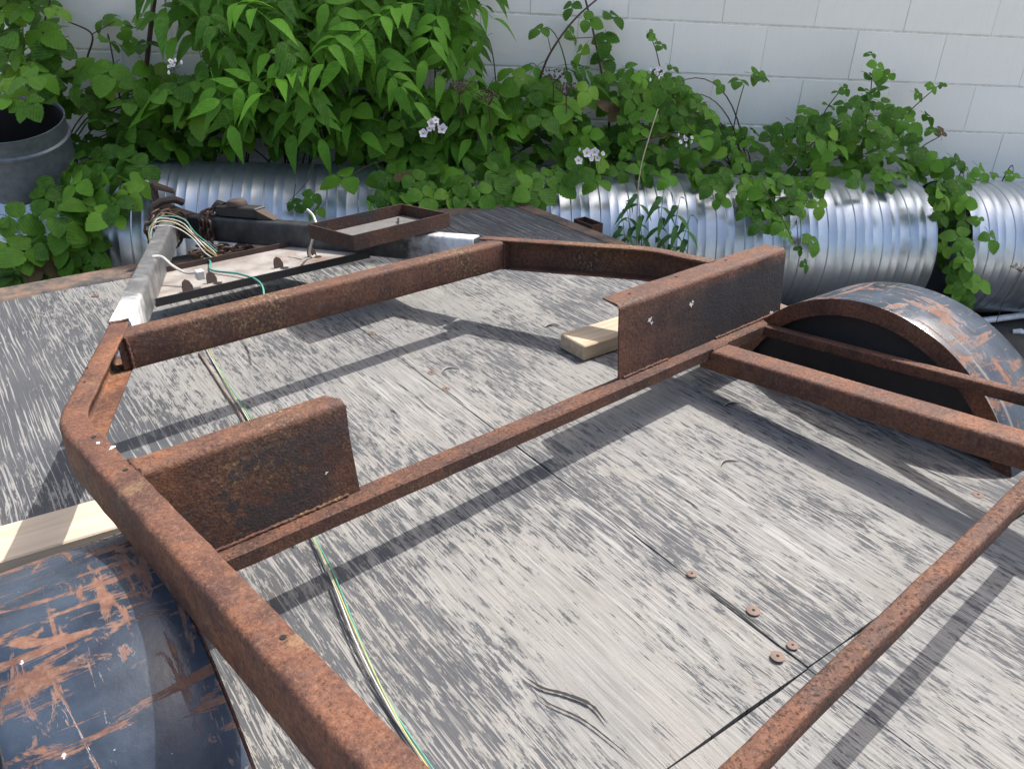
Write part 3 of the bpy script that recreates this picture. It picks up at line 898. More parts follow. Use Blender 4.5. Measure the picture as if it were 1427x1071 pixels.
# coupler nose
cpu = .474
m = MB(); o = []
rings = []
for v_, hw, zt, zb in ((.955, .062, .003, -.066), (1.0, .054, .006, -.064), (1.05, .042, .010, -.060), (1.10, .036, .016, -.050), (1.14, .034, .014, -.040), (1.165, .022, .004, -.030)):
    ring = []
    for k in range(14):
        an = 2 * math.pi * k / 14; ring.append((cpu + hw * (abs(math.cos(an)) ** .5) * (1 if math.cos(an) > 0 else -1), v_, (zt + zb) / 2 + (zt - zb) / 2 * (abs(math.sin(an)) ** .5) * (1 if math.sin(an) > 0 else -1)))
    rings.append(ring)
m.sweep(rings); coup = m.build('hitch_coupler', M_grease, frame, None, True, 40)
m = MB(); m.tube([(cpu - .012, 1.10, .014), (cpu - .016, 1.105, .040), (cpu - .012, 1.11, .062), (cpu - .014, 1.10, .084)], [.013, .011, .010, .012], 8)
m.add([(cpu - .026, 1.06, .080), (cpu + .034, 1.075, .052), (cpu + .036, 1.09, .060), (cpu - .024, 1.085, .092), (cpu - .026, 1.06, .068), (cpu + .034, 1.075, .044), (cpu + .036, 1.09, .046), (cpu - .024, 1.085, .074)],
      [(0, 1, 2, 3), (7, 6, 5, 4), (0, 4, 5, 1), (1, 5, 6, 2), (2, 6, 7, 3), (3, 7, 4, 0)])
m.build('latch_lever', M_grease, coup, None, True, 35)
m = MB(); m.tube([(cpu - .045, 1.055, .02), (cpu - .02, 1.05, .034), (cpu + .02, 1.05, .034), (cpu + .045, 1.055, .02)], .011, 8); m.build('latch_pivot', M_grease, coup, None, True)
# bracket with round cap on the right arm
bu, bv = out_r(.81) - .012, .81
ang = math.atan2(-(W - 2 * arm_u(.8) - W) * 0 + 1, -SL)
Rb = Matrix.Translation((bu, bv, .001)) @ Matrix.Rotation(math.atan2(1, -SLr), 4, 'Z')
m = MB(); m.bbox(-.085, .060, -.030, .016, 0, .030, .003); br = m.build('jack_bracket', M_black, frame, Rb)
MB().lathe([(.030, .030), (.030, .036), (.024, .045), (.010, .049), (.001, .050)], 20, (.0, -.008, 0)).build('round_cap', M_grease, br, None, True, 40)
m = MB(); m.add([(-.085, -.024, 0), (-.145, -.022, 0), (-.145, .010, 0), (-.085, .012, 0), (-.085, -.024, .024), (-.135, -.018, .004), (-.135, .008, .004), (-.085, .012, .024)], [(0, 3, 2, 1), (4, 5, 6, 7), (0, 1, 5, 4), (1, 2, 6, 5), (2, 3, 7, 6), (3, 0, 4, 7)]); m.build('gusset', M_grease, br)
m = MB(); m.tube([(.050, -.01, .020), (.075, -.012, .026), (.090, -.01, .016)], [.018, .016, .012], 8); m.build('hinge_knuckle', M_grease, br, None, True)
# weld beads
def weld(pts, parent, r=.0034):
    Q = dens(pts, .0045); Q = [q + np.array([random.uniform(-.0008, .0008) for _ in range(3)]) for q in Q]
    MB().tube(Q, [r * (1.25 if i % 2 else .8) * random.uniform(.85, 1.15) for i in range(len(Q))], 6).build('weld_bead', M_weld, parent, None, True, 60)
M_weld = rust('rust_weld', .25, .0, .1, .5, .7, 21.0)
iA = arm_u(0) + .0376 * math.sqrt(1 + SL * SL)
weld([(iA + .001, -.001, -.008), (iA + .004, -.001, -.068)], frame)
weld([(W - iA - .001, -.001, -.008), (W - iA - .003, -.001, -.068)], frame)
weld([(-.1565, VX + .004, -.001), (-.1565, VX + .042, -.001)], frame)
weld([(.7124 + .012, VX - .002, WL + .001), (.86, VX - .002, WL + .001)], frame, .0026)
weld([(1.02, VX - .002, WL + .001), (1.262, VX - .002, WL + .001)], frame, .0026)
weld([(-.14, VX - .002, WL + .001), (.115, VX - .002, WL + .001)], frame, .0026)
weld([(.972, VX - .0285, WL - .006), (1.026, VX - .0285, WL - .006)], frame, .0034)
weld([(L0 + .004, VT, -.0005), (L0 + .038, VT - .002, -.0005)], frame, .0026)
# bolt holes, flecks
for u, v, r in ((-.170, -.937, .0050), (-.169, -.402, .0055), (-.169, -.526, .0055), (-.150, -.47, .003), (-.12, -.19, .003), (-.10, -.13, .0035), (-.07, -.05, .003)):
    MB().lathe([(r * .62, 0), (r * .62, .0006)], 12, (u, v, .0002)).build('bolt_hole', M_hole, rail_l)
fl = MB()
def fleck(pts_c, nrm_axis, size, parent):
    m = MB(); k_ = 9; ring = []
    for k in range(k_):
        rr = size * random.uniform(.25, 1.15); an = 2 * math.pi * k / k_
        a_, b_ = rr * math.cos(an), rr * math.sin(an)
        ring.append((pts_c[0] + a_, pts_c[1] + b_ * (nrm_axis == 'w'), pts_c[2] + b_ * (nrm_axis == 'v')))
    off = np.array([0, 0, .0004]) if nrm_axis == 'w' else np.array([0, -.0004, 0])
    m.sweep([[np.array(p) for p in ring], [np.array(p) * 1 + off for p in ring]]); m.build('paint_fleck', M_fleck, parent)
for u, v, s_ in ((-.170, -.425, .0035), (-.160, -.452, .004), (-.164, -.455, .003)): fleck((u, v, .0004), 'w', s_, rail_l)
for u, w_, s_ in ((.799, -.051, .0075), (.806, -.058, .004), (.929, -.052, .0075), (.934, -.045, .004), (1.236, -.146, .008)): fleck((u, VX - .0004, w_), 'v', s_, ris_r)
fleck((.085, VX - .0004, -.10), 'v', .003, ris_l)
for u, v in ((.78, -.505), (.93, -.50), (1.1, -.5)): MB().lathe([(.0035, 0), (.0035, .0008)], 10, (u, v, -.0012)).build('bolt_hole', M_hole, ris_r)


# ------------------------------------------------------------------ chain over the hitch
def link_mesh():
    m = MB(); a_, b_, r = .0135, .0098, .0038; pts = []
    for k in range(16):
        an = 2 * math.pi * k / 16; pts.append(np.array([b_ * math.cos(an), b_ * math.sin(an) + (a_ * .5 if math.sin(an) >= 0 else -a_ * .5), 0]))
    rings = []
    for i, p in enumerate(pts):
        t = pts[(i + 1) % 16] - pts[i - 1]; t /= np.linalg.norm(t); nrm = np.array([-t[1], t[0], 0])
        rings.append([p + r * (math.cos(2 * math.pi * k / 6) * nrm + math.sin(2 * math.pi * k / 6) * np.array([0, 0, 1])) for k in range(6)])
    rings.append(rings[0]); m.sweep(rings, True, False)
    return m.mesh('chain_link', M_chain, True, 60)
LM = link_mesh()
def chain(path, parent, pitch=.025):
    Q = spline(path, 30); acc = 0; last = Q[0]; flip = False; prev = Q[0]
    for q in Q[1:]:
        acc += np.linalg.norm(q - prev); prev = q
        if acc >= pitch:
            acc = 0; c = (q + last) / 2; t = Vector((q - last).tolist()).normalized(); last = q
            ref = Vector((0, 0, 1)) if abs(t.z) < .9 else Vector((1, 0, 0))
            x_ = t.cross(ref).normalized(); z_ = x_.cross(t)
            if flip: x_, z_ = z_, -x_
            flip = not flip
            R_ = Matrix((x_, t, z_)).transposed().to_4x4()
            link('chain_link', LM, parent, Matrix.Translation(c.tolist()) @ R_ @ Matrix.Rotation(random.uniform(-.4, .4), 4, 'Y'))
ch = thing('safety_chain', 'rusty safety chain draped over the hitch arm and piled beside the coupler', 'chain', MF)
au = out_r      # right arm outer line
iu = in_r
def drape(v, dz, spread):
    return [(iu(v) - .012, v - .008, -dz), (iu(v) - .011, v - .006, -.045), (iu(v) - .008, v, -.006), (iu(v) + .012, v + .004, .010), (au(v) - .006, v + .012, .010), (au(v) + .012, v + .014, -.03)]
chain(drape(.895, .086, 0), ch); chain(drape(.868, .088, 0), ch)
chain([(.485, .895, -.083), (.50, .84, -.080), (.545, .80, -.083), (.58, .75, -.083), (.52, .76, -.080), (.47, .82, -.083), (.51, .86, -.076)], ch)
chain([(.46, .85, -.083), (.43, .82, -.083), (.45, .78, -.081), (.50, .79, -.076), (.55, .77, -.078)], ch)
# coil round the coupler nose
cl = []
for k in range(0, 40):
    an = k / 40 * 2 * math.pi * 2.0
    cl.append((.425 + .052 * math.cos(an) - .006 * k / 20, .915 + .02 * math.cos(an) + .0016 * k, -.030 + .052 * math.sin(an)))
chain(cl, ch)

# ------------------------------------------------------------------ wiring
wr = thing('trailer_wiring', 'loose bundle of green, yellow and white wires trailing across the deck', 'wiring', MD)
def f2d(u, v, w): return (FR @ np.array([u, v, w])) + np.array([.2248, 1.4815, .2214])
base = [f2d(.345, .80, -.10), f2d(.36, .70, -.10), f2d(.35, .56, -.115), f2d(.32, .36, -.128)]
deckp = [(.46, 1.90, .006), (.44, 1.795, .004), (.419, 1.598, .004), (.409, 1.455, .004), (.385, 1.22, .004), (.360, 1.024, .006), (.341, .905, .010), (.317, .775, .010), (.303, .668, .006), (.298, .581, .004), (.30, .45, .004), (.32, .2, .004), (.33, -.1, .004)]
for mt, off, nm in ((M_wg, (.0026, 0, 0), 'green_wire'), (M_wy, (.0003, 0, .0008), 'yellow_wire'), (M_ww, (-.0024, 0, 0), 'white_wire')):
    pts = [np.array(p) + np.array(off) + np.array([math.sin(i * 1.9 + off[0] * 900) * .0012, 0, 0]) for i, p in enumerate(deckp)]
    MB().tube(spline(pts, 8), .0012, 6).build(nm, mt, wr, None, True)
MB().tube(spline([np.array(p) + np.array([-.022 + .01 * math.sin(i), 0, -.001]) for i, p in enumerate(deckp[1:6])], 8), .0018, 5).build('brown_wire', M_wb, wr, None, True)
# the loops round the left arm at the coupler and the tail with its connector
def fpts(L): return [f2d(*p) for p in L]
lo = out_l
for mt, vv, sw, nm in ((M_ww, .800, .0, 'white_wire'), (M_ww, .850, .008, 'white_wire'), (M_wy, .818, .003, 'yellow_wire'), (M_wg, .866, .010, 'green_wire'), (M_wb, .885, .012, 'brown_wire'), (M_wb, .835, .005, 'brown_wire')):
    L = [(lo(vv) - .012 - sw, vv - .03, -.085), (lo(vv) - .016 - sw, vv - .012, -.03), (lo(vv) - .004, vv, .008 + sw), (in_u(vv) - .012, vv + .002, .014 + sw), (in_u(vv) + .020 + sw, vv - .015, .004), (in_u(vv) + .042, vv - .05, -.026), (in_u(vv) + .052 + sw, vv - .10, -.060), (in_u(vv) + .050, vv - .17, -.062)]
    L = [(a0 + random.uniform(-.006, .006), b0 + random.uniform(-.008, .008), c0_ + random.uniform(-.003, .004)) for a0, b0, c0_ in L]
    MB().tube(spline(fpts(L), 8), .0016, 6).build(nm, mt, wr, None, True)
MB().tube(spline(fpts([(.405, .655, -.062), (.40, .60, -.058), (.37, .52, -.060), (.40, .42, -.058), (.41, .33, -.066), (.38, .26, -.10), (.34, .18, -.125)]), 8), .0026, 6).build('green_wire', M_wg, wr, None, True)
MB().tube(spline(fpts([(in_u(.52) - .012, .52, .002), (in_u(.52) + .008, .515, -.002), (in_u(.50) + .03, .49, -.022), (in_u(.48) + .055, .45, -.035), (in_u(.45) + .082, .415, -.030)]), 8), .0034, 6).build('white_wire', M_ww, wr, None, True)
p = f2d(in_u(.45) + .086, .41, -.030); MB().bbox(p[0] - .010, p[0] + .010, p[1] - .010, p[1] + .008, p[2] - .016, p[2] + .006, .002).build('connector', M_ww, wr)
MB().tube(spline(fpts([(.600, .40, .002), (.602, .42, -.02), (.606, .445, -.05), (.615, .452, -.064), (.626, .455, -.062)]), 8), .0034, 6).build('white_wire', M_ww, wr, None, True)
MB().tube(spline([at_y(428, 292, 2.2), at_y(436, 300, 2.18), at_y(441, 312, 2.15)], 6), .0035, 6).build('white_wire', M_ww, wr, MD.inverted(), True)

# ------------------------------------------------------------------ lumber
def board(x0, x1, y0, y1, th, name, mat, rot=0.0):
    cx_, cy_ = (x0 + x1) / 2, (y0 + y1) / 2
    m = MB(); m.bbox(x0 - cx_, x1 - cx_, y0 - cy_, y1 - cy_, 0, th, .0025)
    return m.build(name, mat, None, MD @ Matrix.Translation((cx_, cy_, .0012)) @ Matrix.Rotation(rot, 4, 'Z'))
tag(board(-.62, .145, 1.193, 1.288, .042, 'lumber_board', M_lum, -.07), 'long pale pine board sticking out under the left rail beside the wheel arch', 'board')
tag(board(1.1294, 1.62, 1.2665, 1.3540, .0375, 'lumber_block', M_lum2, 0.0), 'short pine block lying on the deck behind the torn riser plate', 'wood block')

# ------------------------------------------------------------------ plants
def leaflet(m, base, ang, L, Wd, kind, fold, droop, n=9, twist=0.0):
    c, s_ = math.cos(ang), math.sin(ang); dx, dy = s_, c; px, py = c, -s_
    vs = []
    for i in range(n + 1):
        t = i / n
        if kind == 'ovate': h = Wd * (math.sin(math.pi * min(1, t ** .82)) ** .72) * (1.0 if i % 2 else .88) if 0 < i < n else 0
        else: h = Wd * (math.sin(math.pi * t ** .72) ** 1.15) * (1.0 if i % 2 else .93) if 0 < i < n else 0
        z = base[2] - droop * L * t * t + .02 * L * math.sin(5 * t)
        cxx, cyy = base[0] + dx * L * t, base[1] + dy * L * t
        lift = fold * h
        vs.append((cxx - px * h, cyy - py * h, z + lift + twist * h)); vs.append((cxx, cyy, z)); vs.append((cxx + px * h, cyy + py * h, z + lift - twist * h))
    fs = []
    for i in range(n):
        a_, b_ = 3 * i, 3 * (i + 1)
        fs.append((a_, a_ + 1, b_ + 1, b_)); fs.append((a_ + 1, a_ + 2, b_ + 2, b_ + 1))
    m.add(vs, fs)
def petiole(m, p0, p1, r=.0012):
    m.tube([p0, tuple((np.array(p0) + np.array(p1)) / 2 + np.array([0, 0, .004])), p1], r, 3, False)
def mk_bramble(k):
    r_ = random.Random(100 + k); m = MB(); L = .070
    petiole(m, (0, -.05, -.012), (0, 0, 0))
    five = k in (2, 5)
    leaflet(m, (0, .024, 0), r_.uniform(-.15, .15), L * 1.10, L * .50, 'ovate', r_.uniform(.05, .22), r_.uniform(.1, .35), 13, r_.uniform(-.15, .15))
    for sg in (-1, 1):
        leaflet(m, (0, 0, 0), sg * r_.uniform(1.15, 1.45), L * r_.uniform(.84, .98), L * .43, 'ovate', r_.uniform(.05, .22), r_.uniform(.1, .4), 11, r_.uniform(-.2, .2))
        if five: leaflet(m, (0, -.003, -.001), sg * r_.uniform(1.8, 2.2), L * .66, L * .25, 'ovate', .15, .3, 9)
    return m.mesh('leaf', M_bram, True, 60)
BL = [mk_bramble(k) for k in range(9)]
BLOLD = mk_bramble(3); BLOLD.materials[0] = M_oldleaf
M_bram_y = leaf_mat('young_bramble_leaf', (.10, .21, .02), (.17, .31, .03))
BLY = [mk_bramble(20 + k) for k in range(3)]
for y_ in BLY: y_.materials[0] = M_bram_y
def mk_elder(k, mat=None):
    r_ = random.Random(200 + k); m = MB(); L = .112
    pairs = 2 if k % 3 else 3
    tot = .05 * pairs + .03
    petiole(m, (0, -.07, -.015), (0, 0, 0), .0018)
    rachis = [(0, tot * i / 6, -.35 * tot * (i / 6) ** 2) for i in range(7)]
    m.tube(rachis, .0013, 3, False)
    for p_ in range(pairs):
        y = .012 + .05 * p_; z = -.35 * y * y / tot
        for sg in (-1, 1):
            leaflet(m, (0, y + sg * .003, z), sg * r_.uniform(.85, 1.15), L * r_.uniform(.85, 1.05), L * .185, 'lance', r_.uniform(.1, .4), r_.uniform(.35, .75), 9, r_.uniform(-.2, .2))
    leaflet(m, (0, tot, -.35 * tot), r_.uniform(-.1, .1), L * 1.12, L * .20, 'lance', .2, r_.uniform(.4, .7), 9)
    return m.mesh('leaf', mat or M_elder, True, 60)
EL = [mk_elder(k) for k in range(5)]
ELY = [mk_elder(k, M_elder_young) for k in range(5)]
def mk_weed(k):
    r_ = random.Random(300 + k); m = MB()
    leaflet(m, (0, 0, 0), 0, .085, .0105, 'lance', .25, r_.uniform(.2, .7), 7)
    return m.mesh('leaf', M_weed, True, 60)
WLf = [mk_weed(k) for k in range(3)]


def ysurf(u, v):
    d = ray(u, v); dy, dz = d[1], d[2]
    # nearest of duct cylinder and wall along the ray (in the Y-Z plane)
    a_ = dy * dy + dz * dz; oy, oz = -DY, CAMH - DZ
    b_ = 2 * (dy * oy + dz * oz); c_ = oy * oy + oz * oz - (DR + .006) ** 2
    q = b_ * b_ - 4 * a_ * c_
    X = d[0] / dy * (DY - .2)
    if q > 0 and not (xr < X < xl2):
        t = (-b_ - math.sqrt(q)) / (2 * a_); return t * dy, True
    return WY, False
def inpoly(u, v, P):
    c = False; j = len(P) - 1
    for i in range(len(P)):
        if (P[i][1] > v) != (P[j][1] > v) and u < (P[j][0] - P[i][0]) * (v - P[i][1]) / (P[j][1] - P[i][1]) + P[i][0]: c = not c
        j = i
    return c
def place_leaf(parent, me, p, size, root, facing=.6, tipdir=None):
    nrm = Vector((random.gauss(0, .38), -facing + random.gauss(0, .3), .75 + random.gauss(0, .25))).normalized()
    tip = Vector(tipdir) if tipdir is not None else Vector((random.gauss(0, .8), random.gauss(-.55, .4), random.gauss(-.35, .35)))
    tip = (tip - nrm * tip.dot(nrm)).normalized()
    x_ = tip.cross(nrm).normalized()
    R_ = Matrix((x_, tip, nrm)).transposed().to_4x4()
    return link('leaf', me, parent, Matrix.Translation((p[0] - root[0], p[1] - root[1], p[2] - root[2])) @ R_ @ Matrix.Scale(size, 4))
def grow(name, label, cat, group, root_u, polys, meshes, size=(.8, 1.15), canes=6, mat_cane=None, root_v=230, facing=.6, seed=0, extra_canes=(), maxobj=300):
    """polys: (polygon in photo pixels, spacing px, (near, far) distance off the surface behind, layers)"""
    random.seed(seed)
    ru = at_y(root_u, root_v, 3.58)
    root = np.array([ru[0], 3.585, 0.0])
    th = thing(name, label, cat, Matrix.Translation(root.tolist()), group)
    pts = []
    for P, sp, (lo_, hi_), layers in polys:
        us = [q[0] for q in P]; vs = [q[1] for q in P]
        for ly in range(layers):
            got = []; tries = int(3.2 * (max(us) - min(us)) * (max(vs) - min(vs)) / (sp * sp)) + 20
            for _ in range(tries):
                u = random.uniform(min(us), max(us)); v = random.uniform(min(vs), max(vs))
                if not inpoly(u, v, P): continue
                if any((u - a_) ** 2 + (v - b_) ** 2 < sp * sp for a_, b_ in got): continue
                got.append((u, v))
                ysf, on = ysurf(u, v)
                f0 = ly / layers; f1 = (ly + 1) / layers
                off = hi_ + (lo_ - hi_) * random.uniform(f0, f1)
                if on: off = min(off, .035 + .10 * random.random() + .05 * f0)
                else: off = max(off, .03)
                pts.append(at_y(u, v, ysf - off))
    leaves = []
    for i, p in enumerate(pts[:maxobj]):
        k_ = random.uniform(*size) * (random.uniform(.55, .85) if random.random() < .22 else 1.0)
        me_ = random.choice(meshes)
        if meshes is BL:
            q_ = random.random()
            if q_ < .007: me_ = BLOLD
            elif q_ < .10: me_ = random.choice(BLY)
        place_leaf(th, me_, p, k_, root, facing)
    # canes from the root over the duct to some of the leaves
    tips = random.sample(pts, min(canes, len(pts))) if pts else []
    for p in tips:
        top = max(p[2], .62) + random.uniform(.02, .12)
        c = bez((0, 0, 0), (random.uniform(-.05, .05), 0, top * .7), np.array([(p[0] - root[0]) * .55, (p[1] - root[1]) * .5 - .02, top]), p - root, 16)
        MB().tube(c, [.0048 - .0033 * i / 16 for i in range(17)], 6).build('cane', mat_cane or M_cane, th, None, True)
    for pl, r0, r1 in extra_canes:
        Q = spline([at_y(*q) - root for q in pl], 8)
        MB().tube(Q, [r0 + (r1 - r0) * i / (len(Q) - 1) for i in range(len(Q))], 6).build('cane', mat_cane or M_cane, th, None, True)
    return th, root
GB = 'brambles growing along the block wall'
OFFB = (.10, .50)
# left bramble over the collar duct
grow('bramble', 'dense shady bramble drooping over the duct with the upright collar', 'bramble', GB, 60, [
    ([(0, -50), (60, -50), (88, 45), (80, 90), (120, 95), (215, 95), (300, 120), (315, 170), (180, 215), (130, 150), (60, 140), (0, 130)], 27, (.05, .42), 3),
    ([(95, 175), (190, 165), (210, 225), (170, 275), (140, 330), (100, 320), (60, 270), (92, 235)], 21, (.05, .3), 2),
    ([(0, 300), (24, 300), (32, 330), (60, 345), (110, 330), (150, 345), (110, 375), (40, 392), (0, 398)], 22, (.03, .25), 2),
    ([(0, 100), (58, 105), (52, 150), (0, 172)], 24, (.60, .74), 1),
], BL, (.95, 1.35), 9, seed=21, facing=.5, extra_canes=(
    ([(95, 30, 3.52), (128, 48, 3.50), (122, 80, 3.52), (118, 110, 3.52)], .003, .004), ([(70, 0, 3.5), (55, 60, 3.45), (48, 110, 3.45)], .003, .004), ([(128, 48, 3.5), (160, 30, 3.5)], .002, .002)))
grow('bramble', 'bramble sprig with a few leaves against the bare wall beside a dark upright stem', 'bramble', GB, 190, [
    ([(140, 25), (200, 20), (205, 60), (150, 65)], 24, (.04, .2), 1)], BL, (.8, 1.0), 1, seed=5, extra_canes=(([(216, -10, 3.54), (210, 40, 3.54), (204, 95, 3.54), (200, 150, 3.54), (198, 220, 3.56)], .0095, .010), ([(175, 35, 3.5), (200, 42, 3.53)], .002, .002)))
# elder, bright pinnate leaves
th, rt = grow('elder_shrub', 'elder shrub with bright green leaves of many pointed leaflets', 'shrub', 'elder shrubs against the wall', 400, [
    ([(235, -45), (660, -45), (650, 50), (560, 100), (550, 150), (480, 160), (330, 140), (300, 110), (290, 50)], 46, (.08, .42), 3),
    ([(250, 90), (380, 100), (470, 110), (480, 150), (330, 160), (255, 150)], 52, (.25, .45), 1),
], EL, (.85, 1.2), 7, seed=33, facing=.45, extra_canes=(([(600, 30, 3.5), (606, 90, 3.48), (606, 130, 3.48)], .003, .004), ([(540, 0, 3.5), (520, 50, 3.48), (500, 120, 3.5)], .005, .006), ([(300, 20, 3.5), (340, 45, 3.5), (385, 75, 3.45)], .002, .003)))
for u, v, Y, sz in ((395, 55, 2.98, 1.0), (372, 72, 3.0, .9), (425, 90, 2.98, .95), (470, 50, 2.98, .95), (505, 38, 3.0, 1.0), (530, 70, 3.0, .95), (355, 112, 2.95, .95), (300, 118, 2.95, 1.0), (430, 122, 3.0, .9), (545, 105, 3.0, .85), (290, 20, 3.1, .9), (390, 0, 3.1, .9), (330, 5, 3.1, 1.0), (450, 0, 3.05, 1.0), (570, 5, 3.1, 1.0), (610, 20, 3.15, .9)):
    place_leaf(th, random.choice(ELY if (u * 7 + int(v)) % 2 else EL), at_y(u, v, Y), sz, rt, .55, (random.gauss(0, .55), -.75, -.45))
# darker underlayer: brambles shading the duct back
grow('elder_shrub', 'tallest elder, its leaves hiding the wall above the long duct', 'shrub', 'elder shrubs against the wall', 330, [([(225, -110), (650, -110), (655, 5), (540, 20), (420, 15), (300, 25), (255, 0)], 42, (.08, .45), 3)], EL, (.9, 1.2), 5, seed=38, facing=.55)
grow('bramble', 'bramble thicket under the elder with rounded dark leaves', 'bramble', GB, 420, [
    ([(250, 120), (420, 140), (560, 130), (640, 180), (540, 215), (430, 200), (330, 200), (215, 205), (200, 180)], 25, (.03, .40), 3), ([(255, -30), (420, -40), (630, -40), (640, 60), (560, 140), (300, 130)], 30, (.02, .14), 2)], BL, (.9, 1.25), 8, seed=41, facing=.5)
# centre bramble with flowers and seed heads
thc, rtc = grow('bramble', 'bramble with pink white blossom hanging over the middle of the duct', 'bramble', GB, 650, [
    ([(500, 190), (560, 150), (640, 130), (760, 140), (830, 170), (850, 240), (770, 262), (735, 285), (690, 268), (640, 278), (560, 285), (520, 270), (540, 235)], 24, (.03, .42), 3),
    ([(640, 110), (700, 100), (770, 105), (830, 120), (830, 180), (640, 170)], 27, (.05, .4), 2),
    ([(480, 230), (540, 215), (550, 280), (500, 290)], 26, (.03, .2), 1),
], BL, (.9, 1.25), 10, seed=52, facing=.55, extra_canes=())
grow('elder_shrub', 'young elder with dark seed heads beside the blossoming bramble', 'shrub', 'elder shrubs against the wall', 700, [
    ([(590, 110), (680, 130), (720, 160), (700, 200), (600, 190)], 36, (.25, .45), 2),
    ([(730, 95), (800, 85), (830, 130), (770, 150)], 34, (.1, .3), 2),
    ([(560, 30), (650, 20), (680, 40), (660, 80), (600, 100)], 36, (.08, .3), 2)], EL, (.7, .95), 4, seed=61, facing=.5)
grow('bramble', 'tall bramble cane leaning up the wall with sparse leaves at its top', 'bramble', GB, 800, [
    ([(735, 30), (790, 15), (800, 50), (740, 55)], 34, (.05, .25), 1), ([(775, 0), (850, 0), (862, 40), (800, 30)], 26, (.05, .3), 1), ([(800, 55), (850, 45), (862, 90), (815, 95)], 26, (.04, .2), 1), ([(835, 95), (880, 90), (890, 150), (840, 180)], 26, (.04, .25), 2)],
    BL, (.7, 1.0), 1, seed=71, extra_canes=(([(838, -6, 3.5), (800, 28, 3.48), (768, 72, 3.48), (752, 110, 3.5), (735, 160, 3.52)], .0035, .005), ([(816, 0, 3.54), (828, 50, 3.54), (840, 110, 3.54), (848, 160, 3.54), (850, 230, 3.56)], .004, .006), ([(768, 72, 3.48), (762, 45, 3.44)], .002, .0015), ([(790, 54, 3.5), (830, 52, 3.5)], .002, .0015)))
# right hand bramble sprawl
thr, rtr = grow('bramble', 'wide bramble sprawl along the sunny end of the long duct', 'bramble', GB, 1060, [
    ([(860, 150), (900, 105), (940, 110), (990, 140), (1000, 175), (1060, 180), (1120, 165), (1160, 180), (1230, 165), (1290, 200), (1300, 245), (1230, 252), (1150, 248), (1080, 262), (1000, 262), (930, 250), (860, 235)], 20, (.03, .42), 3),
    ([(890, 95), (930, 85), (960, 130), (1000, 150), (960, 180), (880, 160)], 21, (.05, .3), 2),
    ([(1120, 150), (1200, 135), (1260, 150), (1280, 200), (1140, 200)], 20, (.05, .35), 2),
    ([(950, 240), (1090, 245), (1150, 240), (1100, 280), (1030, 285), (965, 275)], 24, (.03, .2), 1),
    ([(800, 200), (880, 180), (900, 240), (850, 262), (800, 250)], 22, (.03, .35), 2),
], BL, (.62, .98), 16, seed=85, facing=.62, extra_canes=(
    ([(904, 45, 3.5), (914, 70, 3.5), (921, 98, 3.5), (935, 140, 3.48), (960, 175, 3.45)], .0016, .0035), ([(1037, 118, 3.48), (1028, 150, 3.47), (1022, 180, 3.5)], .0022, .003),
    ([(1168, 130, 3.5), (1150, 155, 3.5), (1135, 190, 3.5)], .002, .003), ([(1216, 100, 3.52), (1212, 140, 3.5), (1205, 180, 3.5)], .002, .003), ([(1312, 116, 3.5), (1275, 148, 3.48), (1240, 185, 3.45)], .0018, .003), ([(1310, 190, 3.45), (1285, 205, 3.45), (1270, 225, 3.45)], .002, .003),
    ([(864, 205, 3.4), (900, 195, 3.3), (940, 185, 3.3), (980, 200, 3.25)], .003, .003)), maxobj=290)
random.seed(86)
for u, v, s_ in ((912, 52, .45), (922, 62, .5), (905, 46, .35), (1050, 103, .75), (1030, 112, .75), (1060, 108, .7), (1005, 118, .6), (1222, 90, .75), (1212, 105, .8), (1240, 103, .6), (1205, 125, .65), (1218, 130, .6), (1215, 75, .45), (1168, 127, .5), (1175, 122, .45), (1276, 130, .55), (1295, 118, .5), (1268, 155, .6), (1290, 160, .6), (1310, 118, .3), (1300, 180, .5)):
    place_leaf(thr, random.choice(BL), at_y(u, v, 3.5 - .06 * random.random()), s_, rtr, .5)
place_leaf(thr, BL[0], at_y(1317, 188, 3.44), .01, rtr)
o = link('leaf', MB().mesh('x', None) if False else BL[1].copy(), thr); o.data.materials[0] = M_oldleaf
p = at_y(1312, 188, 3.44) - rtr; o.matrix_local = Matrix.Translation(p.tolist()) @ Matrix.Rotation(.9, 4, 'X') @ Matrix.Scale(.5, 4); o['label'] = 'withered brown leaf'
# sprig hanging down the duct
grow('bramble_sprig', 'bramble sprig hanging down the front of the long duct above the riser', 'bramble', GB, 1075, [
    ([(1038, 268), (1075, 262), (1100, 285), (1095, 310), (1060, 312), (1038, 300)], 19, (.03, .12), 2), ([(1095, 275), (1140, 265), (1145, 300), (1110, 300)], 20, (.03, .12), 1), ([(1090, 310), (1130, 320), (1132, 365), (1100, 370)], 20, (.03, .1), 1)],
    BL, (.62, .85), 1, seed=93, facing=.85, extra_canes=(([(1062, 255, 2.98), (1075, 280, 2.93), (1090, 305, 2.9), (1108, 340, 2.9)], .002, .0014), ([(1075, 275, 2.93), (1110, 278, 2.93), (1135, 282, 2.92)], .0016, .0012)))
grow('bramble', 'bramble pouring through the gap between two duct ends down to the ground', 'bramble', GB, 1330, [
    ([(1270, 215), (1340, 210), (1372, 235), (1360, 265), (1300, 262)], 20, (.10, .45), 2),
    ([(1302, 255), (1345, 255), (1350, 310), (1348, 370), (1368, 425), (1345, 425), (1318, 385), (1308, 320)], 19, (.42, .62), 3),
    ([(1345, 300), (1385, 300), (1388, 335), (1350, 330)], 24, (.05, .12), 1)], BL, (.62, .9), 4, seed=101, facing=.8)
grow('bramble_sprig', 'tiny bramble shoot on top of the duct beside the bare wall', 'bramble', GB, 1395, [([(1380, 235), (1412, 236), (1412, 250), (1380, 248)], 15, (.2, .3), 1)], BL, (.5, .6), 1, seed=103)
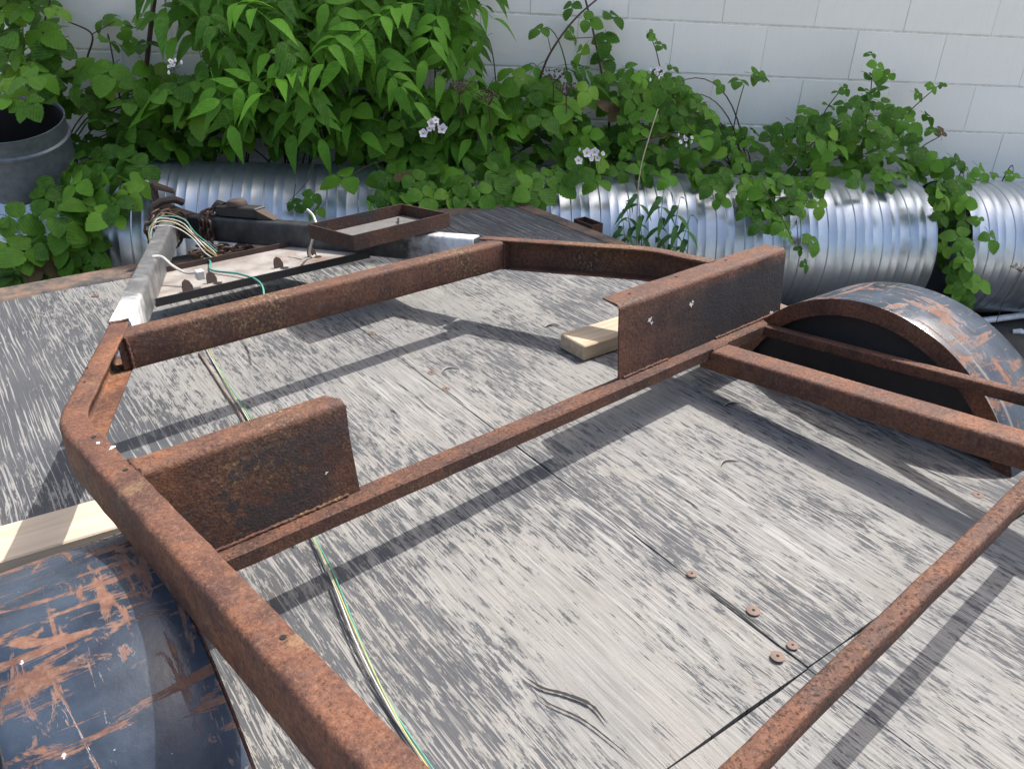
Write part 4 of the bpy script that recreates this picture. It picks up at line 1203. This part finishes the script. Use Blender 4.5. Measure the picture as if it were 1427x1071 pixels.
grow('bramble_sprig', 'small leafy shoot lying on the duct behind the steel tray', 'bramble', GB, 430, [([(395, 268), (445, 262), (450, 290), (400, 298)], 21, (.03, .1), 1), ([(500, 282), (540, 275), (530, 292), (500, 298)], 22, (.1, .2), 1)], BL, (.5, .75), 1, seed=107, facing=.7,
     extra_canes=(([(437, 228, 3.06), (430, 250, 3.02), (415, 268, 2.99), (398, 285, 2.97)], .0016, .001),))
# willow leaved weeds in front of the duct
random.seed(119)
for i, (ub, ut, vt) in enumerate(((905, 888, 258), (918, 925, 262), (932, 948, 275), (895, 872, 280), (940, 962, 300), (884, 868, 306))):
    Yw = 2.90 - .02 * (i % 3)
    base = at_y(ub, 420, Yw); base[2] = 0; base[0] = at_y(ub, 345, Yw)[0]
    th = thing('weed', 'slender green weed with narrow pointed leaves in front of the long duct', 'weed', Matrix.Translation(base.tolist()), 'narrow leaved weeds by the duct')
    top = at_y(ut, vt, Yw) - base
    Q = bez((0, 0, 0), (0, 0, top[2] * .4), (top[0] * .5, top[1], top[2] * .75), top, 14)
    MB().tube(Q, [.003 - .002 * k / 14 for k in range(15)], 5).build('stem', M_green, th, None, True)
    for k in range(22):
        t = .35 + .65 * k / 21; q = Q[min(14, int(t * 14))]; an = k * 2.4
        nrm = Vector((.4 * math.cos(an), .4 * math.sin(an) - .3, .8)).normalized(); tip = Vector((math.cos(an), math.sin(an), .45)); tip = (tip - nrm * tip.dot(nrm)).normalized()
        R_ = Matrix((tip.cross(nrm), tip, nrm)).transposed().to_4x4()
        link('leaf', random.choice(WLf), th, Matrix.Translation(q.tolist()) @ R_ @ Matrix.Scale(random.uniform(.75, 1.15), 4))
# dry stalk
Q = spline([at_y(917, 152, 3.05), at_y(905, 190, 2.98), at_y(893, 235, 2.92), at_y(888, 290, 2.88), at_y(888, 400, 2.88)], 8); b0 = Q[-1].copy(); b0[2] = 0
Q = [q - b0 for q in Q] + [np.array([0, 0, 0.])]
o = MB().tube(Q, .0022, 5).build('dry_stalk', M_straw, None, Matrix.Translation(b0.tolist()), True); tag(o, 'thin straw coloured dry stalk rising in front of the long duct', 'stalk')
Q = spline([at_y(1427, 372, 2.92), at_y(1412, 400, 2.9), at_y(1398, 420, 2.9)], 8); b0 = Q[-1].copy(); b0[2] = 0
Q = [q - b0 for q in Q] + [np.array([0, 0, 0.])]
th = thing('dry_weed', 'dry weed with pale seed heads in front of the open duct end', 'weed', Matrix.Translation(b0.tolist()))
MB().tube(Q, .0016, 5).build('stem', M_cane, th, None, True)
for k in range(9):
    q = Q[0] + np.array([random.uniform(-.05, .03), random.uniform(-.02, .02), random.uniform(-.02, .05)])
    MB().lathe([(.001, -.005), (.006, 0), (.004, .006), (.001, .008)], 7, q).build('seed_head', M_straw, th, None, True)
    MB().tube([q, Q[2]], .0008, 3).build('twig', M_cane, th)


# blossoms
def flower_mesh():
    m = MB()
    for k in range(5):
        leaflet(m, (0, 0, 0), k * 2 * math.pi / 5, .0155, .0075, 'ovate', .3, -.25, 5)
    return m.mesh('flower', M_petal, True, 60)
FM = flower_mesh()
cen = MB().lathe([(.0035, 0), (.004, .003), (.001, .005)], 8).mesh('flower_centre', M_yell, True)
budm = MB().lathe([(.001, -.005), (.0045, 0), (.003, .006), (.0005, .009)], 7).mesh('bud', M_petal, True)
random.seed(131)
for lab, spots in (('pink white blossom cluster in the middle of the bramble thicket', ((590, 186, 1.1), (601, 172, 1.1), (607, 168, .9), (617, 180, 1.3), (598, 180, .7))),
                   ('pink white blossom cluster above the duct beside the dry stalk', ((806, 224, 1.1), (818, 213, 1.2), (829, 212, 1.1), (833, 221, .8), (824, 222, .6), (840, 214, .6))),
                   ('small white blossom cluster in the shady left thicket', ((238, 86, .7), (241, 91, .6), (236, 93, .5))),
                   ('small greenish blossom cluster on the upright bramble shoot', ((918, 96, .6), (914, 101, .6), (922, 104, .5), (925, 100, .4))),
                   ('tiny white blossom cluster low in the wide bramble sprawl', ((948, 198, .6), (956, 194, .6), (964, 192, .5)))):
    yb = 2.90 if spots[0][0] < 900 else 3.0
    c0 = at_y(spots[0][0], spots[0][1], yb)
    th = thing('blossom', lab, 'blossom', Matrix.Translation(c0.tolist()), None)
    for u, v, s_ in spots:
        p = at_y(u, v, yb + random.uniform(-.015, .015)) - c0
        nrm = Vector((random.gauss(0, .4), -.9, .5 + random.gauss(0, .2))).normalized()
        R_ = nrm.to_track_quat('Z', 'Y').to_matrix().to_4x4()
        f = link('flower', FM, th, Matrix.Translation(p.tolist()) @ R_ @ Matrix.Scale(s_, 4)); link('flower_centre', cen, f)
        MB().tube([p, p + np.array([random.uniform(-.01, .01), .03, -.05])], .001, 3).build('flower_stalk', M_green, th)
    for k in range(4):
        p = at_y(spots[1][0] + random.uniform(-12, 12), spots[1][1] + random.uniform(-6, 12), yb) - c0
        link('bud', budm, th, Matrix.Translation(p.tolist()))
# seed heads on the young elder
bm_ = MB().lathe([(.0005, -.0035), (.0032, -.001), (.0032, .0015), (.0006, .004)], 7).mesh('bud', M_berry, True)
for u, v, Y, n, lab in ((640, 118, 3.02, 34, 'dark maroon seed head on a tall stalk above the blossom'), (682, 132, 3.0, 34, 'dark maroon seed head leaning towards the wall gap'), (772, 103, 3.3, 26, 'small dark seed head near the tall bramble cane'), (790, 122, 3.25, 34, 'dense dark red seed head hidden among leaves near the tall cane')):
    c0 = at_y(u, v, Y); th = thing('seed_head', lab, 'seed head', Matrix.Translation(c0.tolist()))
    base = np.array([.01, .02, -.11])
    MB().tube([base, (0, 0, -.035)], .0022, 5).build('stalk', M_berry, th, None, True)
    for k in range(n):
        a_ = random.uniform(0, 6.28); r_ = .045 * math.sqrt(random.random()); p = np.array([r_ * math.cos(a_), r_ * .8 * math.sin(a_), random.uniform(-.012, .016)])
        link('bud', bm_, th, Matrix.Translation(p.tolist()))
        if k % 2 == 0: MB().tube([(0, 0, -.035), p * .6 + np.array([0, 0, -.014]), p], .0008, 3).build('twig', M_berry, th)
